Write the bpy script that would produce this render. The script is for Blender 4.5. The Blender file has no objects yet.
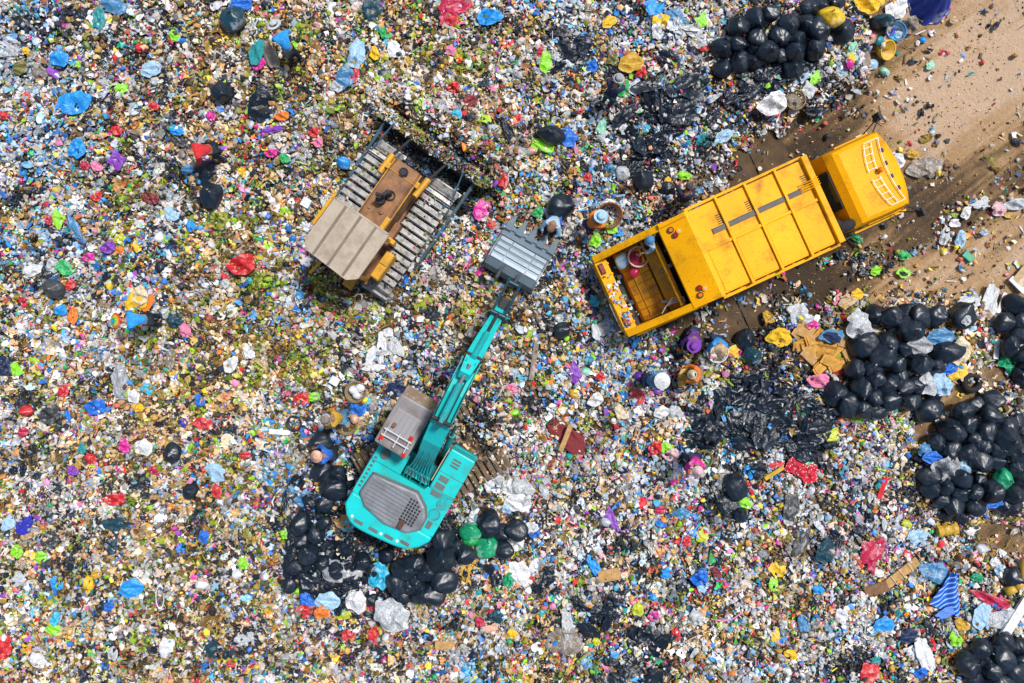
import bpy, bmesh, math, random
import numpy as np
from mathutils import Vector, Matrix
R = math.radians
rng = np.random.default_rng(11)
random.seed(11)
SC = bpy.context.scene
COL = SC.collection
CAM_H, FPX = 22.8, 796.0

# ------------------------------------------------------------------ helpers
def at(px, py, z=0.0):
    k = (CAM_H - z) / FPX
    return Vector(((px - 512) * k, -(py - 341.5) * k, z))

def tag(o, label=None, cat=None, group=None, kind=None):
    if label: o['label'] = label
    if cat: o['category'] = cat
    if group: o['group'] = group
    if kind: o['kind'] = kind
    return o

def empty(name, loc=(0, 0, 0), rz=0.0):
    o = bpy.data.objects.new(name, None); COL.objects.link(o)
    o.location = loc; o.rotation_euler = (0, 0, rz); o.empty_display_size = .2
    return o

def link(name, me, parent=None, mat=None):
    if mat is not None and len(me.materials) == 0: me.materials.append(mat)
    o = bpy.data.objects.new(name, me); COL.objects.link(o)
    if parent is not None: o.parent = parent
    return o

def np_mesh(name, V, F, smooth=False):
    """V (n,3), F (m,k) arrays -> mesh"""
    V = np.asarray(V, np.float32); F = np.asarray(F, np.int32)
    me = bpy.data.meshes.new(name)
    m, k = F.shape
    me.vertices.add(len(V)); me.vertices.foreach_set('co', V.ravel())
    me.loops.add(m * k); me.loops.foreach_set('vertex_index', F.ravel())
    me.polygons.add(m)
    me.polygons.foreach_set('loop_start', np.arange(m, dtype=np.int32) * k)
    if smooth: me.polygons.foreach_set('use_smooth', np.ones(m, bool))
    else: me.polygons.foreach_set('use_smooth', np.zeros(m, bool))
    me.update(calc_edges=True)
    return me

class MB:
    """collects beveled boxes, tubes, prisms; builds them as one mesh"""
    def __init__(s): s.bm = bmesh.new()
    def box(s, x0, x1, y0, y1, z0, z1, bev=0.0, rot=None, piv=None):
        t = bmesh.new()
        bmesh.ops.create_cube(t, size=1)
        for v in t.verts:
            v.co = Vector((x0 + (v.co.x + .5) * (x1 - x0), y0 + (v.co.y + .5) * (y1 - y0), z0 + (v.co.z + .5) * (z1 - z0)))
        if bev: bmesh.ops.bevel(t, geom=t.edges[:], offset=bev, segments=2, affect='EDGES', profile=.6)
        s._add(t, rot, piv); return s
    def _add(s, t, rot=None, piv=None, M=None):
        if rot is not None:
            c = Vector(piv) if piv is not None else sum((v.co for v in t.verts), Vector()) / len(t.verts)
            m = Matrix.Translation(c) @ rot.to_4x4() @ Matrix.Translation(-c)
            bmesh.ops.transform(t, matrix=m, verts=t.verts[:])
        if M is not None: bmesh.ops.transform(t, matrix=M, verts=t.verts[:])
        me = bpy.data.meshes.new('tmp'); t.to_mesh(me); s.bm.from_mesh(me); bpy.data.meshes.remove(me); t.free()
    def cyl(s, p, q, r, r2=None, n=14, caps=True):
        p = Vector(p); q = Vector(q); r2 = r if r2 is None else r2
        t = bmesh.new(); d = q - p
        bmesh.ops.create_cone(t, cap_ends=caps, segments=n, radius1=r, radius2=r2, depth=d.length)
        M = Matrix.Translation((p + q) / 2) @ d.to_track_quat('Z', 'Y').to_matrix().to_4x4()
        s._add(t, M=M); return s
    def beam(s, p, q, w, h, w2=None, h2=None):
        """rectangular bar between p and q, w across (horizontal), h tall"""
        p = Vector(p); q = Vector(q); d = (q - p).normalized(); w2 = w2 or w; h2 = h2 or h
        side = d.cross(Vector((0, 0, 1)))
        if side.length < 1e-4: side = Vector((0, 1, 0))
        side.normalize(); up = side.cross(d).normalized()
        vs = []
        for c, ww, hh in ((p, w, h), (q, w2, h2)):
            for a, b in ((-1, -1), (1, -1), (1, 1), (-1, 1)):
                vs.append(s.bm.verts.new(c + side * a * ww / 2 + up * b * hh / 2))
        for f in ((3, 2, 1, 0), (4, 5, 6, 7), (0, 1, 5, 4), (1, 2, 6, 5), (2, 3, 7, 6), (3, 0, 4, 7)):
            s.bm.faces.new([vs[i] for i in f])
        return s
    def prism(s, poly, axis, a0, a1):
        """poly: list of 2D pts; axis 'y': pts are (x,z) extruded y a0..a1; axis 'z': pts (x,y)"""
        def P(u, v, w): return (u, w, v) if axis == 'y' else (u, v, w)
        A = [s.bm.verts.new(P(u, v, a0)) for u, v in poly]; B = [s.bm.verts.new(P(u, v, a1)) for u, v in poly]
        n = len(poly)
        s.bm.faces.new(A[::-1]); s.bm.faces.new(B)
        for i in range(n): s.bm.faces.new((A[i], A[(i + 1) % n], B[(i + 1) % n], B[i]))
        return s
    def loft(s, rings, cap=True):
        L = [[s.bm.verts.new(p) for p in r] for r in rings]
        n = len(L[0])
        for a, b in zip(L, L[1:]):
            for i in range(n): s.bm.faces.new((a[i], a[(i + 1) % n], b[(i + 1) % n], b[i]))
        if cap: s.bm.faces.new(L[0][::-1]); s.bm.faces.new(L[-1])
        return s
    def tube(s, pts, r, n=6):
        for a, b in zip(pts, pts[1:]): s.cyl(a, b, r, n=n)
        return s
    def torus(s, c, R_, r, n=28, m=8, zs=1.0, M=None):
        t = bmesh.new(); g = []
        for i in range(n):
            a = 2 * math.pi * i / n
            g.append([t.verts.new(((R_ + r * math.cos(b)) * math.cos(a) + c[0], (R_ + r * math.cos(b)) * math.sin(a) + c[1], r * zs * math.sin(b) + c[2]))
                      for b in [2 * math.pi * j / m for j in range(m)]])
        for i in range(n):
            for j in range(m):
                t.faces.new((g[i][j], g[(i + 1) % n][j], g[(i + 1) % n][(j + 1) % m], g[i][(j + 1) % m]))
        s._add(t, M=M); return s
    def dome(s, c, rx, ry, rz, n=14, m=6, full=False):
        t = bmesh.new(); bmesh.ops.create_uvsphere(t, u_segments=n, v_segments=m * 2, radius=1)
        if not full:
            bmesh.ops.delete(t, geom=[v for v in t.verts if v.co.z < -.01], context='VERTS')
        for v in t.verts: v.co = Vector((v.co.x * rx + c[0], v.co.y * ry + c[1], v.co.z * rz + c[2]))
        s._add(t); return s
    def build_each(s, name, mat, parent=None):
        """every loose piece becomes an object of its own"""
        bmesh.ops.recalc_face_normals(s.bm, faces=s.bm.faces[:])
        s.bm.verts.ensure_lookup_table(); seen = set(); out = []
        for v0 in s.bm.verts:
            if v0 in seen: continue
            st = [v0]; comp = []
            seen.add(v0)
            while st:
                v = st.pop(); comp.append(v)
                for e in v.link_edges:
                    o_ = e.other_vert(v)
                    if o_ not in seen: seen.add(o_); st.append(o_)
            ix = {v: i for i, v in enumerate(comp)}
            fs = {f for v in comp for f in v.link_faces}
            me = bpy.data.meshes.new(name)
            me.from_pydata([v.co[:] for v in comp], [], [[ix[v] for v in f.verts] for f in fs])
            me.materials.append(mat); out.append(link(name, me, parent))
        s.bm.free(); return out
    def build(s, name, mat, parent=None, smooth=False):
        bmesh.ops.recalc_face_normals(s.bm, faces=s.bm.faces[:])
        me = bpy.data.meshes.new(name); s.bm.to_mesh(me); s.bm.free()
        if smooth:
            for p in me.polygons: p.use_smooth = True
        me.materials.append(mat)
        return link(name, me, parent)

# ------------------------------------------------------------------ noise
def _h(ix, iy, seed):
    n = (ix * 374761393 + iy * 668265263 + seed * 974634777) & 0x7fffffff
    n = ((n ^ (n >> 13)) * 1274126177) & 0x7fffffff
    return ((n ^ (n >> 16)) & 0xffff) / 65535.0
def vnoise(x, y, seed=0):
    x = np.asarray(x, float); y = np.asarray(y, float)
    ix = np.floor(x).astype(np.int64); iy = np.floor(y).astype(np.int64)
    fx = x - ix; fy = y - iy; fx = fx * fx * (3 - 2 * fx); fy = fy * fy * (3 - 2 * fy)
    a = _h(ix, iy, seed); b = _h(ix + 1, iy, seed); c = _h(ix, iy + 1, seed); d = _h(ix + 1, iy + 1, seed)
    return (a * (1 - fx) + b * fx) * (1 - fy) + (c * (1 - fx) + d * fx) * fy
def fbm(x, y, seed=0, o=4):
    s = 0; w = 1; t = 0
    for i in range(o):
        s = s + w * vnoise(x * 2 ** i, y * 2 ** i, seed + i * 17); t += w; w *= .5
    return s / t
def wave(P, seed, freq, n=7):
    r = np.random.default_rng(seed); s = 0
    for i in range(n):
        k = r.normal(size=3); k = k / np.linalg.norm(k) * freq * r.uniform(.6, 1.5)
        s = s + np.sin(P @ k + r.uniform(0, 6.28))
    return s / math.sqrt(n)

# ------------------------------------------------------------------ materials
MATS = {}
def nodes(name):
    m = bpy.data.materials.new(name); m.use_nodes = True
    nt = m.node_tree; b = nt.nodes['Principled BSDF']
    return m, nt, b
def noise_node(nt, scale, detail=6, rough=.6, coord='Object', vec=None):
    n = nt.nodes.new('ShaderNodeTexNoise'); n.inputs['Scale'].default_value = scale
    n.inputs['Detail'].default_value = detail; n.inputs['Roughness'].default_value = rough
    if vec is None:
        tc = nt.nodes.new('ShaderNodeTexCoord'); vec = tc.outputs[coord]
    nt.links.new(vec, n.inputs['Vector'])
    return n
def ramp(nt, src, stops, mode='LINEAR'):
    r = nt.nodes.new('ShaderNodeValToRGB'); r.color_ramp.interpolation = mode
    e = r.color_ramp.elements
    e[0].position = stops[0][0]; e[0].color = (*stops[0][1], 1)
    e[1].position = stops[-1][0]; e[1].color = (*stops[-1][1], 1)
    for p, c in stops[1:-1]:
        x = e.new(p); x.color = (*c, 1)
    nt.links.new(src, r.inputs['Fac']); return r
def mixc(nt, f, a, b):
    m = nt.nodes.new('ShaderNodeMix'); m.data_type = 'RGBA'
    for s, i in ((f, 0), (a, 6), (b, 7)):
        if isinstance(s, bpy.types.NodeSocket): nt.links.new(s, m.inputs[i])
        elif i == 0: m.inputs[0].default_value = s
        else: m.inputs[i].default_value = (*s, 1)
    return m.outputs[2]
def bump(nt, b, src, strength=.3, dist=.02):
    n = nt.nodes.new('ShaderNodeBump'); n.inputs['Strength'].default_value = strength
    n.inputs['Distance'].default_value = dist
    nt.links.new(src, n.inputs['Height']); nt.links.new(n.outputs[0], b.inputs['Normal'])

def paint(name, col, dirt=(.10, .06, .03), amount=.45, scale=2.5, rough=.5, metal=0.0, bmp=.08, spec=.25, fine=True):
    """painted / worn surface: base colour with stains of its own shape"""
    if name in MATS: return MATS[name]
    m, nt, b = nodes(name)
    n = noise_node(nt, scale, 8, .68)
    r = ramp(nt, n.outputs['Fac'], [(0.0, (0, 0, 0)), (1 - amount * .75 - .12, (0, 0, 0)), (min(.98, 1 - amount * .55 + .05), (1, 1, 1))])
    c1 = mixc(nt, r.outputs[0], col, dirt)
    n2 = noise_node(nt, scale * .35, 3, .5)
    r2 = ramp(nt, n2.outputs['Fac'], [(.3, tuple(x * .82 for x in col)), (.7, tuple(min(1, x * 1.12) for x in col))])
    c2 = mixc(nt, r.outputs[0], r2.outputs[0], dirt)
    out = c2
    if fine:
        n3 = noise_node(nt, scale * 14, 4, .7)
        r3 = ramp(nt, n3.outputs['Fac'], [(.56, (0, 0, 0)), (.68, (1, 1, 1))])
        mm = nt.nodes.new('ShaderNodeMath'); mm.operation = 'MULTIPLY'; mm.inputs[1].default_value = .55
        nt.links.new(r3.outputs[0], mm.inputs[0])
        out = mixc(nt, mm.outputs[0], c2, dirt)
    nt.links.new(out, b.inputs['Base Color'])
    b.inputs['Roughness'].default_value = rough; b.inputs['Metallic'].default_value = metal
    b.inputs['Specular IOR Level'].default_value = spec
    if bmp: bump(nt, b, n.outputs['Fac'], bmp, .03)
    MATS[name] = m; return m

def plastic(name, col, rough=.35, var=.25, bmp=.5, scale=14, alt=None, trans=0.0):
    """thin plastic film / bag: wrinkled, slightly mottled"""
    if name in MATS: return MATS[name]
    m, nt, b = nodes(name)
    n = noise_node(nt, scale, 5, .6)
    lo = tuple(x * (1 - var) for x in col); hi = tuple(min(1, x * (1 + var) + .01) for x in col)
    if alt: lo = alt
    r = ramp(nt, n.outputs['Fac'], [(.35, lo), (.6, col), (.75, hi)])
    # printed / faded / dirty patches
    n7 = noise_node(nt, scale * .22, 4, .7); dk = max(col) < .06
    r7 = ramp(nt, n7.outputs['Fac'], [(.56, (0, 0, 0)), (.64, (1, 1, 1))])
    m7 = nt.nodes.new('ShaderNodeMath'); m7.operation = 'MULTIPLY'; m7.inputs[1].default_value = .0 if name.startswith('solid') else (.25 if dk else .6)
    nt.links.new(r7.outputs[0], m7.inputs[0])
    c8 = mixc(nt, m7.outputs[0], r.outputs[0], (.05, .05, .045) if dk else (tuple(x * .45 + .02 for x in col) if sum(map(ord, name)) % 2 else tuple(min(.8, x * .5 + .36) for x in col)))
    nt.links.new(c8, b.inputs['Base Color'])
    b.inputs['Roughness'].default_value = rough
    if name.startswith('bag'): b.inputs['Coat Weight'].default_value = .25; b.inputs['Coat Roughness'].default_value = .35; b.inputs['Coat Tint'].default_value = (.85, .93, 1, 1)
    # creases
    w = nt.nodes.new('ShaderNodeTexVoronoi'); w.feature = 'DISTANCE_TO_EDGE'; w.inputs['Scale'].default_value = scale * .55
    tc = nt.nodes.new('ShaderNodeTexCoord')
    mp = nt.nodes.new('ShaderNodeMixRGB'); mp.inputs[0].default_value = .12
    nt.links.new(tc.outputs['Object'], mp.inputs[1]); nt.links.new(n.outputs['Color'], mp.inputs[2])
    nt.links.new(mp.outputs[0], w.inputs['Vector'])
    bump(nt, b, w.outputs['Distance'], bmp, .06)
    MATS[name] = m; return m

CC = dict(  # real colours of plastics, cloth
 black=(.006,.014,.026), navy=(.012,.025,.08), white=(.72,.73,.74), grey=(.32,.34,.36), palegrey=(.5,.53,.55),
 red=(.55,.02,.025), crimson=(.45,.01,.06), maroon=(.20,.02,.025), orange=(.75,.20,.02), yellow=(.80,.50,.02), mustard=(.55,.33,.03),
 lime=(.25,.65,.02), yellowgreen=(.5,.55,.02), green=(.02,.38,.10), emerald=(.01,.32,.14), teal=(.02,.28,.30), darkteal=(.008,.05,.075),
 cyan=(.03,.42,.62), blue=(.015,.15,.60), brightblue=(.02,.30,.75), steelblue=(.06,.22,.42), paleblue=(.35,.55,.72), indigo=(.03,.03,.40),
 purple=(.22,.05,.42), violet=(.12,.03,.30), magenta=(.60,.02,.28), pink=(.75,.22,.38), palepink=(.70,.45,.48), tan=(.50,.36,.20), cream=(.68,.58,.40),
 brown=(.20,.10,.045), cardboard=(.46,.27,.10), olive=(.16,.15,.03), straw=(.45,.33,.10), mint=(.30,.62,.45), peach=(.65,.36,.24), skin=(.30,.16,.09),
 darkgrey=(.05,.055,.06), greybrown=(.24,.20,.16))
def pm(c, kind='film'):
    col = CC[c]
    if kind == 'bag': return plastic('bag_plastic_' + c, col, .40, .3, .22, 3.5)
    if kind == 'film': return plastic('film_' + c, col, .36 if c == 'black' else .40, .5 if 'grey' in c or c == 'white' else .3, .25, 10)
    if kind == 'cloth': return plastic('cloth_' + c, col, .85, .3, .3, 18)
    if kind == 'card': return plastic('card_' + c, col, .9, .3, .15, 10)
    return plastic('solid_' + c, col, .5, .15, .1, 8)

# ------------------------------------------------------------------ camera / light
cam = bpy.data.cameras.new('camera'); camo = bpy.data.objects.new('camera', cam); COL.objects.link(camo)
camo.location = (0, 0, CAM_H); camo.rotation_euler = (0, 0, 0)
cam.sensor_width = 36; cam.lens = 36 * FPX / 1024; cam.clip_end = 2000; cam.clip_start = .1
SC.camera = camo
SUN_EL, SUN_AZ = 63, 40      # degrees: elevation, compass direction (anticlockwise from +x) the light comes from
w = bpy.data.worlds.new('World'); SC.world = w; w.use_nodes = True
nt = w.node_tree; bg = nt.nodes['Background']; sky = nt.nodes.new('ShaderNodeTexSky'); sky.sky_type = 'NISHITA'
sky.sun_disc = False; sky.sun_elevation = R(SUN_EL); sky.sun_rotation = R(90 - SUN_AZ); sky.dust_density = 2.5; sky.air_density = 1.0; sky.ozone_density=1.0
nt.links.new(sky.outputs[0], bg.inputs[0]); bg.inputs[1].default_value = .10
sl = bpy.data.lights.new('sun', 'SUN'); so = bpy.data.objects.new('sun', sl); COL.objects.link(so)
sl.energy = 3.3; sl.angle = R(8); sl.color = (1, .965, .92)
d = Vector((math.cos(R(SUN_EL)) * math.cos(R(SUN_AZ)), math.cos(R(SUN_EL)) * math.sin(R(SUN_AZ)), math.sin(R(SUN_EL))))
so.rotation_euler = d.to_track_quat('Z', 'Y').to_euler(); so.location = d * 60
SC.view_settings.view_transform = 'Standard'; SC.view_settings.look = 'None'; SC.view_settings.gamma = 1
SC.view_settings.exposure = 0.32; SC.view_settings.use_curve_mapping = False
SC.cycles.max_bounces = 5; SC.cycles.use_denoising = True
# ------------------------------------------------------------------ terrain
def seg_rect(x, y, ox, oy, ang, x0, x1, y0, y1):
    """signed distance-like value to an oriented rectangle (negative inside)"""
    c, s = math.cos(ang), math.sin(ang)
    u = (x - ox) * c + (y - oy) * s; v = -(x - ox) * s + (y - oy) * c
    dx = np.maximum(x0 - u, u - x1); dy = np.maximum(y0 - v, v - y1)
    return np.where((dx > 0) & (dy > 0), np.hypot(dx, dy), np.maximum(dx, dy))
TR = dict(o=(7.80, 3.56), a=R(24.6))      # truck: origin at the front of the container
DZ = dict(o=(-3.58, 3.36), a=R(55.3))     # bulldozer: origin at the middle of the tracks
EX = dict(o=(-2.60, -3.68), a=R(59.8))    # excavator: origin on the slewing ring
EXU = R(30)                               # heading of its undercarriage

ROAD = [(846,-60),(852,22),(862,60),(838,92),(815,118),(775,118),(735,138),(705,160),(690,205),(640,300),(672,342),(705,352),(742,340),(775,318),(815,318),
        (842,302),(880,307),(930,300),(975,305),(990,330),(975,370),(985,402),(1010,392),(1030,396),(1100,400),(1100,-60)]
ROAD2 = [(930,405),(945,380),(965,372),(985,400),(950,412),(925,440),(905,452),(912,425)]
ROAD3 = [(962,522),(985,512),(1010,518),(1100,520),(1100,556),(1010,560),(978,556),(958,545)]
def poly_sd(px, py, poly):
    """distance in px to polygon, negative inside"""
    d = np.full(px.shape, 1e9); ins = np.zeros(px.shape, bool); n = len(poly)
    for i in range(n):
        x0, y0 = poly[i]; x1, y1 = poly[(i + 1) % n]
        ex, ey = x1 - x0, y1 - y0
        t = np.clip(((px - x0) * ex + (py - y0) * ey) / (ex * ex + ey * ey), 0, 1)
        d = np.minimum(d, np.hypot(px - x0 - t * ex, py - y0 - t * ey))
        c = ((y0 > py) != (y1 > py)) & (px < (x1 - x0) * (py - y0) / ((y1 - y0) if y1 != y0 else 1e-9) + x0)
        ins ^= c
    return np.where(ins, -d, d)
def road_sd(x, y):
    k = FPX / CAM_H
    px = x * k + 512; py = 341.5 - y * k
    d = np.minimum(np.minimum(poly_sd(px, py, ROAD), poly_sd(px, py, ROAD2)), poly_sd(px, py, ROAD3)) / k
    return d + (fbm(x * 1.3, y * 1.3, 5) - .5) * .9
def sstep(a, b, x):
    t = np.clip((x - a) / (b - a), 0, 1); return t * t * (3 - 2 * t)
def veh_sd(x, y):
    a = seg_rect(x, y, *TR['o'], TR['a'], -5.5, 2.3, -1.1, 1.1)
    b = seg_rect(x, y, *DZ['o'], DZ['a'], -1.7, 2.35, -1.3, 1.3)
    c = seg_rect(x, y, *EX['o'], EXU, -1.5, 2.2, -1.0, 1.2)
    return np.minimum(np.minimum(a, b), c)
def hz(x, y):
    x = np.asarray(x, float); y = np.asarray(y, float)
    h = .10 + .62 * (fbm(x * .16, y * .16, 3, 3) - .32) + .16 * fbm(x * .9, y * .9, 9, 4) + .07 * fbm(x * 3, y * 3, 21, 2)
    # blade berm ahead of the dozer
    c, s = math.cos(DZ['a']), math.sin(DZ['a'])
    u = (x - DZ['o'][0]) * c + (y - DZ['o'][1]) * s; v = -(x - DZ['o'][0]) * s + (y - DZ['o'][1]) * c
    berm = sstep(2.36, 2.5, u) * (1 - sstep(2.8, 5.2, u)) * (1 - sstep(1.7, 2.6, np.abs(v)))
    h = h + .78 * berm
    h = h + .9 * np.exp(-(((x + .80) / .75) ** 2 + ((y + 1.62) / .75) ** 2) ** 1.5)
    hollow = sstep(1.0, 1.6, u) * (1 - sstep(2.4, 2.55, u)) * (1 - sstep(1.6, 2.1, np.abs(v)))
    # black bag area behind the excavator slightly raised
    f = sstep(.0, .9, veh_sd(x, y))
    bm2 = .9 * np.exp(-(((x + .80) / .75) ** 2 + ((y + 1.62) / .75) ** 2) ** 1.5)
    h = h * f + (.02 + bm2) * (1 - f)
    h = h - .30 * hollow
    rd = sstep(-.6, .5, road_sd(x, y))
    rut = .09 * (fbm((x * .85 + y * .5) * .35, (-x * .5 + y * .85) * 4, 31, 3) - .5) + .03 * (fbm(x * 2, y * 2, 40, 4) - .5)
    h = h * rd + (rut + .0) * (1 - rd)
    return h
def hz1(x, y): return float(hz(np.array([x]), np.array([y]))[0])
def on(px, py, lift=0.0):
    p = at(px, py, .2)
    for _ in range(3): p = at(px, py, hz1(p.x, p.y) + lift)
    return p

def axis(lim, step, far):
    c = np.arange(-lim, lim + step / 2, step); e = []; d = step; p = lim
    while p < far: d *= 1.45; p += d; e.append(p)
    e = np.array(e); return np.concatenate([-e[::-1], c, e])
xs = axis(17.5, .11, 400); ys = axis(12.5, .11, 400)
X, Y = np.meshgrid(xs, ys)
Z = hz(X.ravel(), Y.ravel()).reshape(X.shape)
nx, ny = len(xs), len(ys)
I = np.arange(nx * ny).reshape(ny, nx)
F = np.stack([I[:-1, :-1], I[:-1, 1:], I[1:, 1:], I[1:, :-1]], -1).reshape(-1, 4)
gm = np_mesh('ground', np.stack([X.ravel(), Y.ravel(), Z.ravel()], 1), F, True)
m, nt, b = nodes('landfill_soil')
tc = nt.nodes.new('ShaderNodeTexCoord')
v = nt.nodes.new('ShaderNodeTexVoronoi'); v.inputs['Scale'].default_value = 9; nt.links.new(tc.outputs['Object'], v.inputs['Vector'])
sp = nt.nodes.new('ShaderNodeSeparateColor'); nt.links.new(v.outputs['Color'], sp.inputs[0])
r = ramp(nt, sp.outputs[0], [(0, (.03, .02, .012)), (.25, (.16, .10, .05)), (.42, (.28, .2, .1)), (.55, (.45, .42, .36)), (.66, (.05, .16, .3)), (.74, (.4, .03, .03)),
                             (.80, (.08, .2, .04)), (.86, (.45, .3, .03)), (.93, (.6, .6, .6)), (1, (.02, .02, .03))], 'CONSTANT')
n = noise_node(nt, 5, 8, .7)
r2 = ramp(nt, n.outputs['Fac'], [(.42, (0, 0, 0)), (.6, (1, 1, 1))])
c = mixc(nt, r2.outputs[0], (.045, .03, .018), r.outputs[0])
nt.links.new(c, b.inputs['Base Color']); b.inputs['Roughness'].default_value = .9
bump(nt, b, v.outputs['Distance'], .8, .1)
g = link('ground', gm, mat=m); tag(g, 'uneven landfill ground under the litter', 'ground', kind='structure')

# dirt road sheet
step = .09
xs = np.arange(1.5, 24, step); ys = np.arange(-7.6, 14, step)
X, Y = np.meshgrid(xs, ys); x = X.ravel(); y = Y.ravel()
sd = road_sd(x, y)
z = hz(x, y) + .014
nx, ny = len(xs), len(ys); I = np.arange(nx * ny).reshape(ny, nx)
F = np.stack([I[:-1, :-1], I[:-1, 1:], I[1:, 1:], I[1:, :-1]], -1).reshape(-1, 4)
F = F[(sd[F] < .35).all(1)]
used, inv = np.unique(F, return_inverse=True); F = inv.reshape(F.shape)
V = np.stack([x, y, z], 1)[used]
# mud tone: 0 dark wet mud .. 1 dry pinkish clay (a property of the soil itself)
k = FPX / CAM_H
px = V[:, 0] * k + 512; py = 341.5 - V[:, 1] * k
def band(x0, y0, x1, y1, w):
    ex, ey = x1 - x0, y1 - y0; L = math.hypot(ex, ey)
    t = np.clip(((px - x0) * ex + (py - y0) * ey) / L ** 2, 0, 1)
    d = np.hypot(px - x0 - t * ex, py - y0 - t * ey)
    return np.exp(-(d / w) ** 2)
u = (px * .80 - py * .60); vv = (px * .60 + py * .80)
st = .95 * (fbm(u * .007, vv * .07, 51, 5) - .5) + .75 * (fbm(u * .02, vv * .30, 57, 3) - .5)
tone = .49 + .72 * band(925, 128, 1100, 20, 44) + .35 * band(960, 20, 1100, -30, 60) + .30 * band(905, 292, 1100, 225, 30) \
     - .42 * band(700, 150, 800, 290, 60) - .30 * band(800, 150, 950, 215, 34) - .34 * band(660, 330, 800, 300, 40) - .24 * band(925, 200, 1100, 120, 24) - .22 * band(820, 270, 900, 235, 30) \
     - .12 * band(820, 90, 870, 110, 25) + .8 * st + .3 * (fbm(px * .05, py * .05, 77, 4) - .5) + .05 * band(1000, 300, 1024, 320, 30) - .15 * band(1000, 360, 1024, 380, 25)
rm = np_mesh('dirt_road', V, F, True)
at_ = rm.attributes.new('tone', 'FLOAT', 'POINT'); at_.data.foreach_set('value', np.clip(tone, 0, 1).astype(np.float32))
m, nt, b = nodes('road_clay')
a = nt.nodes.new('ShaderNodeAttribute'); a.attribute_name = 'tone'
n = noise_node(nt, 3.2, 10, .72)
mth = nt.nodes.new('ShaderNodeMath'); mth.operation = 'MULTIPLY_ADD'; mth.inputs[1].default_value = .55; mth.inputs[2].default_value = -.275
nt.links.new(n.outputs['Fac'], mth.inputs[0])
ad = nt.nodes.new('ShaderNodeMath'); ad.operation = 'ADD'; ad.use_clamp = True
nt.links.new(a.outputs['Fac'], ad.inputs[0]); nt.links.new(mth.outputs[0], ad.inputs[1])
r = ramp(nt, ad.outputs[0], [(0, (.055, .034, .018)), (.22, (.12, .072, .034)), (.42, (.24, .145, .065)), (.6, (.40, .25, .12)), (.78, (.47, .30, .165)), (1, (.57, .40, .265))])
# gravel specks
vo = nt.nodes.new('ShaderNodeTexVoronoi'); vo.inputs['Scale'].default_value = 22
tc = nt.nodes.new('ShaderNodeTexCoord'); nt.links.new(tc.outputs['Object'], vo.inputs['Vector'])
r3 = ramp(nt, vo.outputs['Distance'], [(0.0, (1, 1, 1)), (.22, (0, 0, 0)), (1, (0, 0, 0))])
sp = nt.nodes.new('ShaderNodeSeparateColor'); nt.links.new(vo.outputs['Color'], sp.inputs[0])
gt = nt.nodes.new('ShaderNodeMath'); gt.operation = 'GREATER_THAN'; gt.inputs[1].default_value = .72; nt.links.new(sp.outputs[1], gt.inputs[0])
mu = nt.nodes.new('ShaderNodeMath'); mu.operation = 'MULTIPLY'; nt.links.new(gt.outputs[0], mu.inputs[0]); nt.links.new(r3.outputs[0], mu.inputs[1])
r4 = ramp(nt, sp.outputs[0], [(0, (.05, .03, .02)), (.5, (.25, .16, .09)), (1, (.6, .5, .4))])
c = mixc(nt, mu.outputs[0], r.outputs[0], r4.outputs[0])
nt.links.new(c, b.inputs['Base Color']); b.inputs['Roughness'].default_value = .92
n5 = noise_node(nt, 9, 10, .75); bump(nt, b, n5.outputs['Fac'], 1.0, .10)
ro = link('dirt_road', rm, mat=m); tag(ro, 'rutted dirt road of tan clay and brown mud', 'road', kind='structure')
# ------------------------------------------------------------------ litter (uncountable): one mesh of small real pieces
PAL = dict(
 w=[(.72,.72,.70),(.54,.57,.61),(.70,.64,.57),(.36,.38,.40),(.60,.53,.43),(.50,.51,.56),(.80,.81,.82),(.22,.24,.28),(.66,.60,.60),(.40,.48,.56),(.50,.46,.40)],
 t=[(.64,.43,.20),(.74,.58,.38),(.52,.32,.13),(.68,.50,.28),(.56,.38,.20),(.78,.66,.48),(.55,.32,.06),(.68,.48,.34),(.60,.30,.12)],
 b=[(.15,.08,.025),(.26,.15,.03),(.06,.038,.018),(.30,.17,.03),(.16,.12,.025),(.025,.018,.015),(.34,.22,.04),(.07,.05,.025),(.04,.03,.02)],
 g=[(.12,.22,.015),(.28,.36,.02),(.20,.20,.02),(.38,.38,.04),(.08,.13,.015),(.30,.50,.03)],
 c=[(.62,.03,.04),(.62,.03,.04),(.68,.05,.30),(.75,.25,.42),(.78,.24,.03),(.82,.55,.03),(.80,.62,.08),(.30,.62,.03),(.03,.40,.12),(.02,.35,.34),(.03,.20,.62),(.03,.20,.62),(.30,.08,.50),(.78,.38,.14),(.55,.12,.08)],
 u=[(.30,.52,.76),(.06,.30,.68),(.45,.62,.80),(.08,.42,.62),(.03,.14,.48),(.20,.42,.60),(.55,.70,.84),(.02,.22,.60)],
 k=[(.010,.014,.020),(.015,.022,.035),(.025,.025,.025),(.012,.022,.05),(.03,.04,.05)],
)
REC = dict(  # w t b g c u k
 N=(.23,.23,.26,.055,.14,.02,.075), W=(.34,.15,.17,.025,.16,.05,.105), U=(.30,.10,.12,.02,.13,.19,.14),
 K=(.13,.04,.12,.01,.10,.13,.47), B=(.11,.30,.37,.12,.07,.01,.02), P=(.36,.10,.14,.015,.21,.06,.115), D=(.22,.14,.22,.04,.12,.12,.14),
 G=(.12,.12,.28,.16,.12,.10,.10))
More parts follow.
